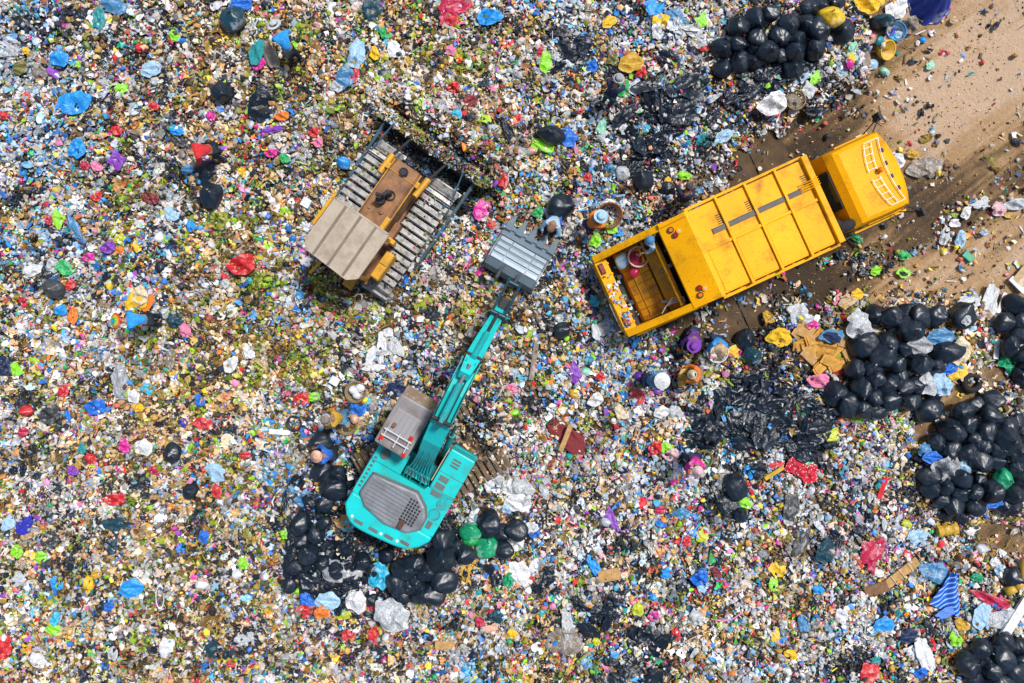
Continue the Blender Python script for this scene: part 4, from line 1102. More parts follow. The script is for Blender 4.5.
BIGF = [film_mesh(800 + i * 9, 26, .42, .28, fq=.95) for i in range(8)]
FILM_ME = [np_mesh('film', V, F) for V, F in FILMS]
ARM_ME = [np_mesh('film', *film_mesh(300 + i * 9, 19, .4, .3, 3 + i % 3)) for i in range(5)]
LUMP_ME = [np_mesh('lump', *film_mesh(400 + i * 9, 15, .9, .18)) for i in range(6)]
def flat(px, py, w, h, ang, colour, kind='film', name='plastic_sheet', pool=None, lift=.10, zs=1.0, i=None):
    pool = pool or FILM_ME
    p = on(px, py, lift); k = (CAM_H - p.z) / FPX / 2
    o = inst(name, pool[random.randrange(len(pool)) if i is None else i], pm(colour, kind))
    o.location = (p.x, p.y, hz1(p.x, p.y) + lift); o.rotation_euler = (random.gauss(0, .06), random.gauss(0, .06), R(-ang))
    o.scale = (w * k, h * k, min(w, h) * k * zs); return o

# automatic wording of labels: what it looks like + where it is next to a landmark
LM = [("turquoise excavator", 408, 490), ("bulldozer canopy", 352, 240), ("bulldozer blade", 430, 148), ("yellow truck cab", 868, 180), ("truck hopper", 645, 275), ("rainbow hat", 119, 321),
      ("excavator bucket", 525, 250), ("black tyre", 971, 383), ("blue striped cloth", 945, 598), ("worker in the red shirt", 186, 154), ("worker in the bright blue shirt", 277, 38),
      ("blue cone of cloth", 929, 10), ("maroon sheet", 565, 435), ("red spotted cloth", 802, 472), ("bottom left photo corner", 0, 683), ("top left photo corner", 0, 0),
      ("middle of the left edge", 0, 400), ("middle of the bottom edge", 512, 683), ("cardboard heap", 822, 350), ("worker in the green shirt", 620, 82), ("bottom right photo corner", 1024, 683), ("cream disc", 227, 440)]
PEND = []
ORD = ['first', 'second', 'third', 'fourth', 'fifth', 'sixth', 'seventh', 'eighth', 'ninth', 'tenth', 'eleventh', 'twelfth', 'thirteenth', 'fourteenth', 'fifteenth', 'sixteenth', 'seventeenth', 'eighteenth', 'nineteenth', 'twentieth']
def item(o, desc, cat, px, py, group=None, full=None):
    tag(o, full, cat, group)
    if full is None: PEND.append((o, desc, px, py))
    return o
def finish_labels():
    keyed = {}
    for o, desc, px, py in PEND:
        L = min(LM, key=lambda l: math.hypot(l[1] - px, l[2] - py)); dx, dy = px - L[1], py - L[2]; d_ = math.hypot(dx, dy)
        if 'edge' in L[0] or 'corner' in L[0]: side = 'near the ' + L[0]
        elif abs(dx) > 1.2 * abs(dy): side = ('right of the ' if dx > 0 else 'left of the ') + L[0]
        else: side = ('below the ' if dy > 0 else 'above the ') + L[0]
        keyed.setdefault((desc, side, L[0]), []).append((d_, o))
    for (desc, side, l), lst in keyed.items():
        lst.sort(key=lambda t: t[0])
        for i, (d_, o) in enumerate(lst):
            if len(lst) == 1: o['label'] = f"{desc} {side}"
            elif len(lst) == 2: o['label'] = f"{desc} {side}, the {'nearer' if i == 0 else 'farther'} of two"
            else: o['label'] = f"{desc} {side}, {ORD[i]} nearest to it of {len(lst)}"
# ------------------------------------------------------------------ heaps of black bags (each bag a thing)
def Zp(ox, oy, s, L): return [(ox + x / s, oy + y / s, 2 * r / s) for x, y, r in L]
HEAPS = {
 'above the truck': Zp(700, 0, 6.02, [(238,155,62),(335,118,62),(428,78,58),(126,295,58),(230,262,56),(134,412,62),(240,375,60),(350,235,62),(474,220,64),(532,150,56),(412,312,72),
    (640,150,64),(708,182,74),(652,42,56),(716,42,52),(582,240,50),(700,290,66),(562,318,60),(565,412,64),(338,368,56),(852,195,64),(806,15,58),(330,300,50),(490,330,46)]),
 'beside the tyre': [(824 + x / 5.12, 200 + y / 5.12, 2 * r / 5.12) for x, y, r in [(268,588,54),(342,605,64),(420,570,48),(480,602,62),(568,600,58),(440,655,60)]] +
    Zp(824, 333, 5.12, [(205,60,66),(320,62,56),(300,112,62),(250,180,54),(378,160,52),(410,85,44),(622,90,74),(497,165,56),(568,175,48),(198,285,62),(332,270,52),(408,280,50),(470,262,46),
     (342,350,50),(45,312,60),(540,398,72),(265,335,44),(182,392,52),(272,402,48),(452,350,46),(120,365,56),(255,235,50),(160,180,50),(395,215,40),(560,320,40)]),
 'in the round heap': Zp(824, 333, 5.12, [(712,402,58),(775,372,46),(857,348,52),(852,420,62),(738,472,52),(655,500,60),(832,512,62),(930,548,66),(948,480,50),(582,562,52),(652,602,52),
     (722,612,48),(805,582,46),(1003,530,46),(992,618,52),(900,600,46),(770,545,46),(985,455,42)]) +
    Zp(824, 440, 5.12, [(540,182,56),(800,106,56),(882,112,44),(702,200,52),(792,200,38),(617,235,42),(862,262,60),(985,145,50),(972,280,50),(700,272,52),(768,335,50),(665,342,50),(602,305,38),(545,250,46),
     (975,345,46),(700,385,38),(625,385,34),(770,268,40),(925,330,44),(590,200,40),(1010,215,40)]),
 'at the right edge': Zp(930, 240, 3.8, [(325,245,44),(280,314,38),(350,318,40),(306,405,38),(352,435,38),(352,520,40),(340,368,30),(372,275,38),(380,480,36)]),
 'in the corner heap': Zp(768, 512, 4.0, [(940,522,41),(850,555,42),(935,590,50),(1005,545,42),(808,612,52),(896,636,40),(988,640,52),(822,668,44),(935,690,44),(1015,598,36),(875,600,34),(985,700,40),(880,690,38)]),
 'behind the excavator': Zp(400, 490, 4.553, [(200,225,52),(190,312,66),(65,330,46),(20,352,44),(65,420,56),(130,370,42),(150,472,56),(200,410,56),(95,478,50),(408,150,52),(458,195,46),(528,185,52),(470,270,46),
     (392,198,36),(300,292,46),(255,262,36)]) + Zp(270, 490, 4.553, [(572,428,52),(642,420,52),(612,360,52),(700,380,40),(600,480,46)]),
 'left of the excavator': Zp(270, 400, 2.414, [(125,170,26),(155,215,34),(125,108,26),(162,182,24),(182,200,20)]),
 'in the dark pile': Zp(270, 490, 4.553, [(180,285,50),(140,150,50),(212,205,38),(250,62,42),(90,430,38),(150,235,40),(235,330,36),(300,360,40),(420,320,40),(470,360,36),(250,150,36),(455,500,34),(530,300,36),(120,350,36)]),
}
for where, L in HEAPS.items():
    # rows from top to bottom
    L = [b for b in L if b[0] < 1034]
    L = sorted(L, key=lambda b: b[1]); rows = []; 
    for b_ in L:
        if rows and b_[1] - rows[-1][0][1] < 13: rows[-1].append(b_)
        else: rows.append([b_])
    cx = sum(b_[0] for b_ in L) / len(L); cy = sum(b_[1] for b_ in L) / len(L); rad = max(math.hypot(b_[0] - cx, b_[1] - cy) for b_ in L) + 1
    for ri, row in enumerate(rows):
        row.sort()
        for ci, (px, py, d_) in enumerate(row):
            hump = .30 * (1 - math.hypot(px - cx, py - cy) / rad) if len(L) > 8 else 0
            rr = d_ / 2 * .028
            o = rubbish_bag(px, py, d_ * 1.0, 'black', lift=rr * .62 + hump + random.uniform(-.05, .14), asp=random.uniform(.88, 1.08))
            short = where.replace('in the ', '').replace('below the white board', 'under the board')
            s_ = f"black rubbish bag {where}, {ORD[ci]} from left in {ORD[ri]} row down"
            if where == "in the dark pile": s_ = f"black bag in dark pile below left of excavator, {ORD[ci]} from left in row {ORD[ri]}"
            tag(o, s_, 'rubbish bag', f"black rubbish bags {where}")
# bags of other colours lying in and round the heaps
for px, py, d_, c, desc, asp in [
    (831, 17, 25, 'yellow', 'mustard yellow bag on the black heap above the truck', .8), (868, 5, 20, 'yellow', 'crumpled yellow bag at the top edge beside the brown ground', .8),
    (879, 2, 13, 'yellow', 'small yellow bag against another yellow bag at the top edge', .8),
    (946, 467, 22, 'grey', 'grey-green square bag in the round heap by the right edge', 1), (1003.5, 479, 20, 'emerald', 'bright green bag in the round heap by the right edge', 1),
    (924, 451, 13, 'steelblue', 'dark blue bag at the upper left rim of the round heap', 1), (933, 458, 16, 'blue', 'blue bag at the left rim of the round heap', .7),
    (965, 467, 14, 'paleblue', 'pale blue bag in the middle of the round black heap', .9), (997, 502, 18, 'blue', 'blue bag under the lower rim of the round heap', .5),
    (927.5, 384, 19, 'palegrey', 'beige bag low in the black heap beside the tyre', 1.1), (941, 386, 18, 'paleblue', 'pale translucent bag next to a beige one left of the tyre', 1.2),
    (920, 346, 22, 'grey', 'grey bag showing between black bags beside the tyre', .7), (960, 351, 18, 'cream', 'cream sack on the heap just above the tyre', 1.3), (941, 337, 22, 'steelblue', 'slate blue bag at the upper right of the heap beside the tyre', .7),
    (857, 327, 24, 'palegrey', 'large translucent grey-white bag between cardboard and black heap', 1.1),
    (470.5, 532, 20, 'emerald', 'dark green bag, the left of two behind the excavator', .9), (470, 541, 15, 'green', 'small green bag under the left green one behind the excavator', .8), (486.5, 547, 21, 'emerald', 'green bag, the right of two behind the excavator', 1),
    (379, 577, 20, 'cyan', 'turquoise blue pointed bag in the heap behind the excavator', 1.2), (357, 601, 20, 'white', 'white bag below the excavator in the black heap', 1), (392, 617, 30, 'palegrey', 'big grey translucent bag below the excavator', 1.15),
    (333, 572, 24, 'grey', 'grey bag partly dark in the heap below left of the excavator', .9), (351, 575, 20, 'palegrey', 'grey-white bag between a black and a turquoise bag', 1.2), (329, 601, 20, 'paleblue', 'pale blue-white bag left of a white one below the excavator', .8),
    (310, 609, 17, 'red', 'red bag, left end of the red and orange pair', .6), (322, 612, 15, 'orange', 'orange bag touching a red bag below the excavator', .8), (307, 600, 15, 'blue', 'blue bag just above the red bag below the excavator', .7),
    (344, 615, 14, 'yellowgreen', 'yellow-green bag right of the orange bag', .6), (476, 516, 11, 'white', 'small white bag above the green bags', 1.2),
    (773, 103, 24, 'white', 'white full sack below the heap above the truck', .8), (815, 108, 15, 'black', 'lone black bag right of the wicker basket at the road edge', .9),
    (560.5, 206, 28, 'black', 'large black bag between the bucket and the truck', .95), (222, 93, 22, 'black', 'black bag in the litter left of the bulldozer blade', .9), (264, 106, 24, 'black', 'black bag with torn side above the bulldozer', 1.2),
    (232, 19, 25, 'darkteal', 'very dark teal bag near the top edge', 1.2), (643, 180, 20, 'black', 'round black bag above the truck hopper', 1), (667, 189, 14, 'black', 'smaller black bag above the truck hopper', 1.2),
    (212, 197, 22, 'black', 'black bag holding yellow scraps left of the bulldozer', 1.1), (172, 453, 16, 'black', 'black bag beside a peach ball in the lower left', 1.2), (190, 491, 15, 'black', 'oval black bag in the lower left litter', 1.2),
    (551, 135, 26, 'black', 'black bag beside the blue striped bag above the bucket', .7), (745, 340, 20, 'black', 'black bag right of the striped hat worker below the truck', 1), (752, 355, 18, 'darkteal', 'dark bag below right of the straw hat worker', 1),
    (883, 21, 24, 'darkteal', 'dark blue bag left of the grey sack at the top right', .55), (875, 25, 9, 'navy', 'small navy bag beside the yellow tub', 1), (1014, 577, 20, 'black', 'dark bag by the right edge above the orange pipe', 1.2),
    (161, 268, 12, 'black', 'small black bag left of the big red bag', 1), (562, 330, 17, 'black', 'black bag in the litter between stick and truck hopper', 1), (55, 290, 22, 'darkgrey', 'dark fan-shaped bag near the left edge', .8),
    (736, 487, 20, 'black', 'upright black bag left of the red spotted cloth', 1.4), (740, 515, 15, 'black', 'small black bag below the upright one', 1)]:
    if c in ('grey', 'palegrey', 'white', 'paleblue', 'cream', 'red', 'orange', 'blue', 'steelblue', 'yellowgreen', 'cyan') or 'crumpled' in desc or 'torn' in desc or (c == 'black' and 'lone' in desc):
        o = flat(px, py, d_ * 1.12, d_ * asp * 1.12, random.uniform(-20, 20), c, 'film', 'rubbish_bag', LUMP_ME, lift=.12 + (.25 if 'heap' in desc or 'round' in desc or 'excavator' in desc or 'tyre' in desc else 0), zs=1.0)
    else: o = rubbish_bag(px, py, d_, c, asp=asp, ang=None if asp == 1 else random.uniform(-25, 25), lift=None if d_ < 15 else d_ * .028 * .38 + (.15 if 'heap' in desc else .02))
    tag(o, desc, 'rubbish bag')

# torn black film lying in folds: nobody could count it
def film_patch_cloud(centres):
    Vs, Fs, off = [], [], 0
    for (px, py, w, h) in centres:
        V, F = (BIGF if w > 15 else FILMS)[random.randrange(8)]
        p = on(px, py, .1); k = (CAM_H - p.z) / FPX / 2; a = random.uniform(0, 6.28)
        Q = V * np.array([w * k, h * k, (w + h) / 2 * k * random.uniform(.9, 1.5)])
        Q = Q @ np.array([[math.cos(a), math.sin(a), 0], [-math.sin(a), math.cos(a), 0], [0, 0, 1]])
        t = random.gauss(0, .38); Q = Q @ np.array([[1, 0, 0], [0, math.cos(t), math.sin(t)], [0, -math.sin(t), math.cos(t)]])
        Vs.append(Q + np.array([p.x, p.y, hz1(p.x, p.y) + random.uniform(.08, .24)])); Fs.append(F + off); off += len(V)
    return np.concatenate(Vs), np.concatenate(Fs)
cs = []
def blob(cx, cy, sx, sy, n, lo=12, hi=30):
    for _ in range(n): cs.append((random.gauss(cx, sx), random.gauss(cy, sy), random.uniform(lo, hi), random.uniform(lo * .5, hi * .7)))
blob(745, 412, 22, 17, 34, 15, 34); blob(790, 432, 22, 11, 22, 14, 30); blob(715, 428, 12, 11, 12, 14, 28); blob(775, 388, 18, 8, 10, 14, 28); blob(820, 412, 11, 12, 9, 14, 28); blob(700, 440, 8, 6, 4, 14, 24); blob(745, 380, 12, 6, 5, 14, 26)
blob(762, 84, 20, 8, 16, 14, 34); blob(735, 92, 14, 6, 7, 10, 24)
blob(672, 108, 16, 16, 20, 14, 36); blob(655, 135, 11, 12, 12, 12, 28); blob(690, 88, 10, 8, 7, 12, 26); blob(645, 155, 8, 8, 5, 10, 22)
blob(312, 548, 13, 20, 30, 14, 36); blob(296, 545, 8, 16, 14, 10, 26); blob(330, 500, 12, 12, 12, 12, 26); blob(345, 585, 25, 9, 16, 12, 30); blob(340, 545, 10, 8, 8, 10, 24); blob(320, 575, 14, 10, 9, 12, 28); blob(480, 577, 14, 8, 8, 10, 20); blob(320, 585, 14, 7, 6, 8, 18)
blob(640, 655, 17, 13, 14, 12, 34); blob(600, 610, 16, 12, 9, 12, 26); blob(615, 590, 12, 10, 4, 8, 16); blob(712, 505, 14, 12, 9, 8, 20); blob(845, 538, 14, 6, 6, 8, 18)
blob(850, 262, 14, 4, 5, 6, 12); blob(875, 267, 12, 4, 5, 6, 12); blob(205, 175, 12, 10, 6, 6, 14); blob(568, 52, 10, 8, 4, 10, 20); blob(430, 165, 22, 10, 7, 6, 14); blob(465, 195, 8, 12, 5, 6, 14)
blob(100, 100, 18, 8, 5, 6, 12); blob(30, 470, 14, 8, 4, 6, 12); blob(560, 575, 14, 8, 5, 8, 16); blob(440, 655, 30, 8, 6, 8, 16); blob(350, 560, 14, 8, 5, 6, 14)
V, F = film_patch_cloud(cs)
o = link('torn_black_film', np_mesh('torn_black_film', V, F), mat=pm('black', 'film')); tag(o, 'folds of torn black plastic film strewn through the litter', 'plastic film', kind='stuff')
# pale film among it
cs = []
blob(690, 30, 18, 14, 9, 8, 22); blob(700, 110, 10, 10, 5, 8, 16); blob(10, 60, 10, 25, 6, 8, 16); blob(385, 350, 8, 12, 4, 6, 14); blob(770, 520, 20, 12, 4, 6, 12); blob(840, 500, 30, 20, 8, 6, 12)
blob(620, 140, 20, 14, 6, 6, 14); blob(530, 500, 12, 12, 5, 8, 16); blob(560, 60, 20, 14, 5, 6, 14); blob(700, 400, 12, 30, 4, 6, 12); blob(60, 210, 25, 15, 5, 6, 12); blob(900, 660, 20, 10, 4, 6, 14)
blob(600, 325, 10, 8, 5, 8, 18); blob(750, 660, 30, 12, 5, 6, 12); blob(250, 470, 20, 10, 4, 6, 14)
V, F = film_patch_cloud(cs)
o = link('torn_white_film', np_mesh('torn_white_film', V, F), mat=pm('palegrey', 'film')); tag(o, 'scraps of pale crumpled plastic film strewn through the litter', 'plastic film', kind='stuff')
# ------------------------------------------------------------------ people
def skin_mesh(verts, edges, radii, sub=1):
    me = bpy.data.meshes.new('sk'); me.from_pydata(verts, edges, [])
    ob = bpy.data.objects.new('sk', me); COL.objects.link(ob)
    md = ob.modifiers.new('skin', 'SKIN'); md.use_smooth_shade = True
    for i, s in enumerate(me.skin_vertices[0].data):
        r_ = radii[i]; s.radius = (r_, r_) if not isinstance(r_, tuple) else r_
        s.use_root = (i == 0)
    if sub: ss = ob.modifiers.new('sub', 'SUBSURF'); ss.levels = sub; ss.render_levels = sub
    dg = bpy.context.evaluated_depsgraph_get(); dg.update()
    out = bpy.data.meshes.new_from_object(ob.evaluated_get(dg)); bpy.data.objects.remove(ob); bpy.data.meshes.remove(me)
    for p in out.polygons: p.use_smooth = True
    return out
POSE = {
 'bend': dict(pel=(0,0,.88), sp=(.17,0,1.03), ch=(.36,0,1.13), nk=(.48,0,1.17), hd=(.57,0,1.20), tp=(.68,0,1.24), sh=(.38,.17,1.13), el=(.47,.25,.86), wr=(.63,.17,.68), pa=(.69,.15,.62),
              hp=(0,.09,.85), kn=(.06,.11,.47), an=(-.02,.13,.09), to=(.14,.14,.04), f=(.75,0,-.66)),
 'stand': dict(pel=(0,0,.90), sp=(.0,0,1.08), ch=(.03,0,1.28), nk=(.05,0,1.40), hd=(.08,0,1.48), tp=(.09,0,1.60), sh=(.03,.18,1.33), el=(.10,.25,1.06), wr=(.32,.20,.98), pa=(.39,.18,.96),
              hp=(0,.09,.87), kn=(.03,.11,.47), an=(-.02,.12,.09), to=(.14,.13,.04), f=(.95,0,-.3)),
 'squat': dict(pel=(-.12,0,.30), sp=(-.02,0,.48), ch=(.12,0,.66), nk=(.18,0,.77), hd=(.25,0,.84), tp=(.30,0,.95), sh=(.13,.17,.70), el=(.28,.25,.48), wr=(.45,.16,.36), pa=(.52,.14,.32),
              hp=(-.12,.10,.30), kn=(.22,.16,.44), an=(.05,.14,.09), to=(.21,.15,.04), f=(.85,0,-.5)),
}
POSE['stoop'] = dict(pel=(0,0,.86), sp=(.04,0,1.02), ch=(.12,0,1.17), nk=(.18,0,1.26), hd=(.24,0,1.32), tp=(.29,0,1.43), sh=(.12,.17,1.20), el=(.26,.22,.97), wr=(.44,.15,.86), pa=(.51,.13,.82),
              hp=(0,.09,.83), kn=(.06,.11,.45), an=(-.02,.12,.09), to=(.14,.13,.04), f=(.85,0,-.5))
def mir(p): return (p[0], -p[1], p[2])
BODY = {}
def proto(pose):
    if pose in BODY: return BODY[pose]
    P = POSE[pose]
    names = ['pel', 'sp', 'ch', 'nk', 'hd', 'tp']; V = [P[n] for n in names]; rad = [(.13, .10), (.13, .095), (.135, .10), .055, .085, .07]
    E_ = [(0, 1), (1, 2), (2, 3), (3, 4), (4, 5)]
    for m_ in (lambda p: p, mir):
        b0 = len(V); V += [m_(P[n]) for n in ('sh', 'el', 'wr', 'pa')]; rad += [.055, .042, .028, (.036, .018)]; E_ += [(2, b0), (b0, b0 + 1), (b0 + 1, b0 + 2), (b0 + 2, b0 + 3)]
        b0 = len(V); V += [m_(P[n]) for n in ('hp', 'kn', 'an', 'to')]; rad += [.085, .06, .04, .035]; E_ += [(0, b0), (b0, b0 + 1), (b0 + 1, b0 + 2), (b0 + 2, b0 + 3)]
    body = skin_mesh([Vector(v) for v in V], E_, rad)
    bm = bmesh.new(); bm.from_mesh(body)
    mb = MB(); f = Vector(P['f']).normalized(); h = (Vector(P['hd']) + Vector(P['tp'])) / 2
    mb.dome(h, .092, .078, .105, 16, 8, True)                                    # skull
    upv = (Vector(P['tp']) - Vector(P['hd'])).normalized(); side = Vector((0, 1, 0))
    mb.cyl(h + f * .075 + upv * .01, h + f * .115 - upv * .025, .012, .02, 8)    # nose
    mb.dome(h + f * .085 - upv * .05, .012, .026, .010, 8, 4, True)              # mouth
    for s in (-1, 1): mb.dome(h + side * s * .082, .018, .012, .028, 8, 4, True) # ears
    for m_ in (1, -1):                                                            # five fingers each hand
        pa = Vector(P['pa']); wr = Vector(P['wr']); pa.y *= m_; wr.y *= m_; d_ = (pa - wr).normalized(); sd = d_.cross(Vector((0, 0, 1))).normalized(); dn = Vector((0, 0, -1))
        for q, L in enumerate((.060, .070, .066, .052)):
            o_ = pa + sd * (.026 - .0175 * q) + d_ * .012; k1 = o_ + d_ * L * .5 + dn * L * .15; k2 = k1 + d_ * L * .35 + dn * L * .38
            mb.cyl(o_, k1, .0095, .009, 6).cyl(k1, k2, .009, .007, 6)
        o_ = wr + d_ * .02 + sd * .028 * -m_ ; k1 = o_ + d_ * .035 + sd * .028 * -m_; mb.cyl(o_, k1, .011, .010, 6).cyl(k1, k1 + d_ * .03 + dn * .01, .010, .008, 6)
    tmp = bpy.data.meshes.new('t'); mb.bm.to_mesh(tmp); bm.from_mesh(tmp); bm.to_mesh(body); bm.free(); mb.bm.free()
    for p in body.polygons: p.use_smooth = True
    sv = [P['pel'], P['sp'], P['ch'], tuple(a * .6 + b * .4 for a, b in zip(P['ch'], P['nk']))]; sr = [(.155, .125), (.155, .12), (.165, .13), (.10, .08)]; se = [(0, 1), (1, 2), (2, 3)]
    for m_ in (lambda p: p, mir):
        b0 = len(sv); fw = tuple(a * .35 + b * .65 for a, b in zip(P['el'], P['wr'])); sv += [m_(P['sh']), m_(P['el']), m_(fw)]; sr += [.085, .064, .05]; se += [(2, b0), (b0, b0 + 1), (b0 + 1, b0 + 2)]
    shirt = skin_mesh([Vector(v) for v in sv], se, sr)
    tv = [P['pel']]; tr = [(.150, .125)]; te = []
    for m_ in (lambda p: p, mir):
        b0 = len(tv); tv += [m_(P['hp']), m_(P['kn']), m_(P['an'])]; tr += [.105, .082, .062]; te += [(0, b0), (b0, b0 + 1), (b0 + 1, b0 + 2)]
    trs = skin_mesh([Vector(v) for v in tv], te, tr)
    boots = []
    for m_ in (lambda p: p, mir):
        a = Vector(m_(P['an'])); t_ = Vector(m_(P['to'])); mb = MB(); mb.cyl(a + Vector((0, 0, .10)), a, .06, .055, 10).dome((a + t_) / 2 - Vector((0, 0, .0)), .125, .055, .055, 12, 5, True)
        mb.bm.to_mesh(me := bpy.data.meshes.new('boot')); mb.bm.free(); boots.append(me)
    BODY[pose] = (body, shirt, trs, boots, h, upv, f); return BODY[pose]
def person(px, py, heading, pose, shirt, trousers, hat, hatc, label, zb=None, hat_r=.17, boots='darkgrey', hair='black', zoff=0.0):
    body, sh, tr, bt, h, upv, f = proto(pose)
    # put the head at the photographed place
    zb0 = .2 if zb is None else zb
    for _ in range(3):
        head = at(px, py, zb0 + h.z); a = R(heading)
        base = Vector((head.x - h.x * math.cos(a), head.y - h.x * math.sin(a), 0))
        if zb is None: zb0 = hz1(base.x, base.y) + .02
    P = empty('person', (base.x, base.y, zb0), a); tag(P, label, 'person', 'waste pickers at work')
    inst('body', body, pm('skin', 'solid'), P)
    inst('shirt', sh, pm(shirt, 'cloth'), P); inst('trousers', tr, pm(trousers, 'cloth'), P)
    for b_ in bt: inst('boot', b_, pm(boots, 'solid'), P)
    mb = MB(); mb.dome(h + upv * .012 - f * .012, .098, .088, .108, 16, 8, True); mb.build('hair', pm(hair, 'cloth'), P, True)
    c = h + upv * .05; mb = MB(); n = 26
    q = upv.to_track_quat('Z', 'X').to_matrix().to_4x4()
    M = Matrix.Translation(c) @ Matrix.Rotation(math.atan2(upv.x, upv.z) * .45, 4, 'Y')
    def rings(prof, wob=0.0):
        L = []
        for rr, z in prof: L.append([M @ Vector((rr * (1 + wob * math.sin(3 * t)) * math.cos(t), rr * math.sin(t), z + wob * .1 * math.cos(2 * t))) for t in [2 * math.pi * i / n for i in range(n)]])
        return L
    if hat == 'cone': mb.loft(rings([(hat_r, -.03), (hat_r * .97, -.02), (hat_r * .55, .06), (.012, .15)]))
    elif hat == 'brim': mb.loft(rings([(hat_r, -.015), (hat_r, .0), (.115, .01), (.108, .07), (.085, .10), (.03, .115)], .03))
    elif hat == 'cap': mb.loft(rings([(.108, -.02), (.112, .02), (.10, .06), (.06, .095), (.015, .105)]))
    elif hat == 'rainbow':
        o = None
        bands = [('brightblue', .0, .045), ('green', .045, .085), ('lime', .085, .12), ('yellow', .12, .155), ('orange', .155, .19), ('red', .19, .22)]
        for cn_, r0, r1 in bands:
            m2 = MB(); zf = lambda r: .11 - .5 * r + .02
            prof_ = [(max(r0, .001), zf(r0) - .012), (r1, zf(r1) - .012), (r1, zf(r1)), (max(r0, .001), zf(r0))]
            L = rings(prof_)
            for i, rg_ in enumerate(L): pass
            LL = [[m2.bm.verts.new(p_) for p_ in r_] for r_ in L]
            for A, B in zip(LL, LL[1:] + LL[:1]):
                for i in range(n): m2.bm.faces.new((A[i], A[(i + 1) % n], B[(i + 1) % n], B[i]))
            x = m2.build('hat' if o is None else 'hat_band', pm(cn_, 'cloth'), P if o is None else o, True)
            if o is None: o = x
        mb.bm.free(); mb = None
    if mb is not None:
        ho = mb.build('hat', pm(hatc, 'cloth'), P)
        if hat == 'brim':
            m2 = MB(); m2.loft(rings([(.118, .012), (.114, .035), (.109, .035), (.112, .012)], .03)); m2.build('hat_band', pm('darkgrey', 'cloth'), ho)
    return P
person(600, 217, 30, 'stoop', 'orange', 'navy', 'brim', 'paleblue', 'person in orange shirt and pale blue hat stooping beside a brown woven sack', hat_r=.19)
person(650, 240, 205, 'stand', 'paleblue', 'navy', 'cap', 'steelblue', 'person in pale blue clothes and blue cap standing in the truck hopper', zb=.95, hair='black')
person(689, 187, 78, 'stoop', 'navy', 'darkgrey', 'cap', 'darkgrey', 'person in navy shirt and yellow boots stooping just above the truck', boots='yellow')
person(275, 26, 118, 'bend', 'brightblue', 'black', 'brim', 'palegrey', 'person in bright blue shirt and pale hat bending near the top edge', hat_r=.20)
person(185.5, 154, 200, 'bend', 'red', 'black', 'brim', 'greybrown', 'person in red shirt and brown hat bending over dark bags', hat_r=.15)
person(118.5, 321, 185, 'bend', 'brightblue', 'black', 'rainbow', 'red', 'person in blue shirt under a round rainbow hat near the left edge')
person(327, 419.5, 180, 'stoop', 'mustard', 'steelblue', 'brim', 'greybrown', 'person in yellow shirt and grey hat left of the wicker baskets', hat_r=.16)
person(317, 456.5, 178, 'stoop', 'blue', 'black', 'cone', 'peach', 'person with peach hat and blue shirt left of the excavator', hat_r=.17)
person(697.5, 471, 262, 'stoop', 'magenta', 'navy', 'cone', 'palepink', 'person in pink top and pink hat below the torn black film', hat_r=.16)
person(720.5, 349.5, 262, 'stoop', 'brightblue', 'navy', 'cone', 'tan', 'person with straw hat and blue shirt leaning over a clear basin', hat_r=.17)
person(694, 345, 250, 'squat', 'violet', 'navy', 'brim', 'purple', 'person squatting under a purple hat below the truck', hat_r=.20)
person(661.5, 381, 0, 'stoop', 'steelblue', 'navy', 'cone', 'white', 'person under a round white hat beside a basket lined yellow', hat_r=.23)
person(618.5, 79.5, 60, 'stoop', 'navy', 'darkteal', 'brim', 'grey', 'person in navy shirt and grey hat beside a green sack', hat_r=.15)
person(551, 228, 245, 'squat', 'paleblue', 'blue', 'cap', 'brown', 'person in blue and white shirt crouching at the bucket teeth', hair='brown')
person(692.5, 374.5, 182, 'stoop', 'orange', 'greybrown', 'cone', 'cream', 'person in orange shirt and small cream hat above the torn film', hat_r=.13)
# ------------------------------------------------------------------ single pieces one can tell apart
def S(px, py, w, h, ang, colour, desc, cat='plastic bag', shape='lump', kind='film', full=None, group=None, name=None, lift=None, zs=1.0):
    nm = name or {'lump': 'crumpled_bag', 'sheet': 'plastic_sheet', 'arms': 'torn_bag', 'bag': 'small_bag'}[shape]
    if shape == 'bag' and not any(k_ in desc for k_ in ('ball', 'lid', 'cup', 'round')): shape = 'lump'; w *= 1.1; h *= 1.1
    if shape == 'bag': o = rubbish_bag(px, py, max(w, h), colour, asp=min(w, h) / max(w, h), ang=-ang, lift=lift if lift is not None else .07, knot=max(w, h) > 15, name=nm, kind='bag', tilt=.15)
    else: o = flat(px, py, w, h, ang, colour, kind, nm, {'lump': LUMP_ME, 'sheet': FILM_ME, 'arms': ARM_ME}[shape], lift=.14 if lift is None else lift, zs=zs)
    return item(o, desc, cat, px, py, group, full)
G1 = 'small coloured bags scattered in the litter'
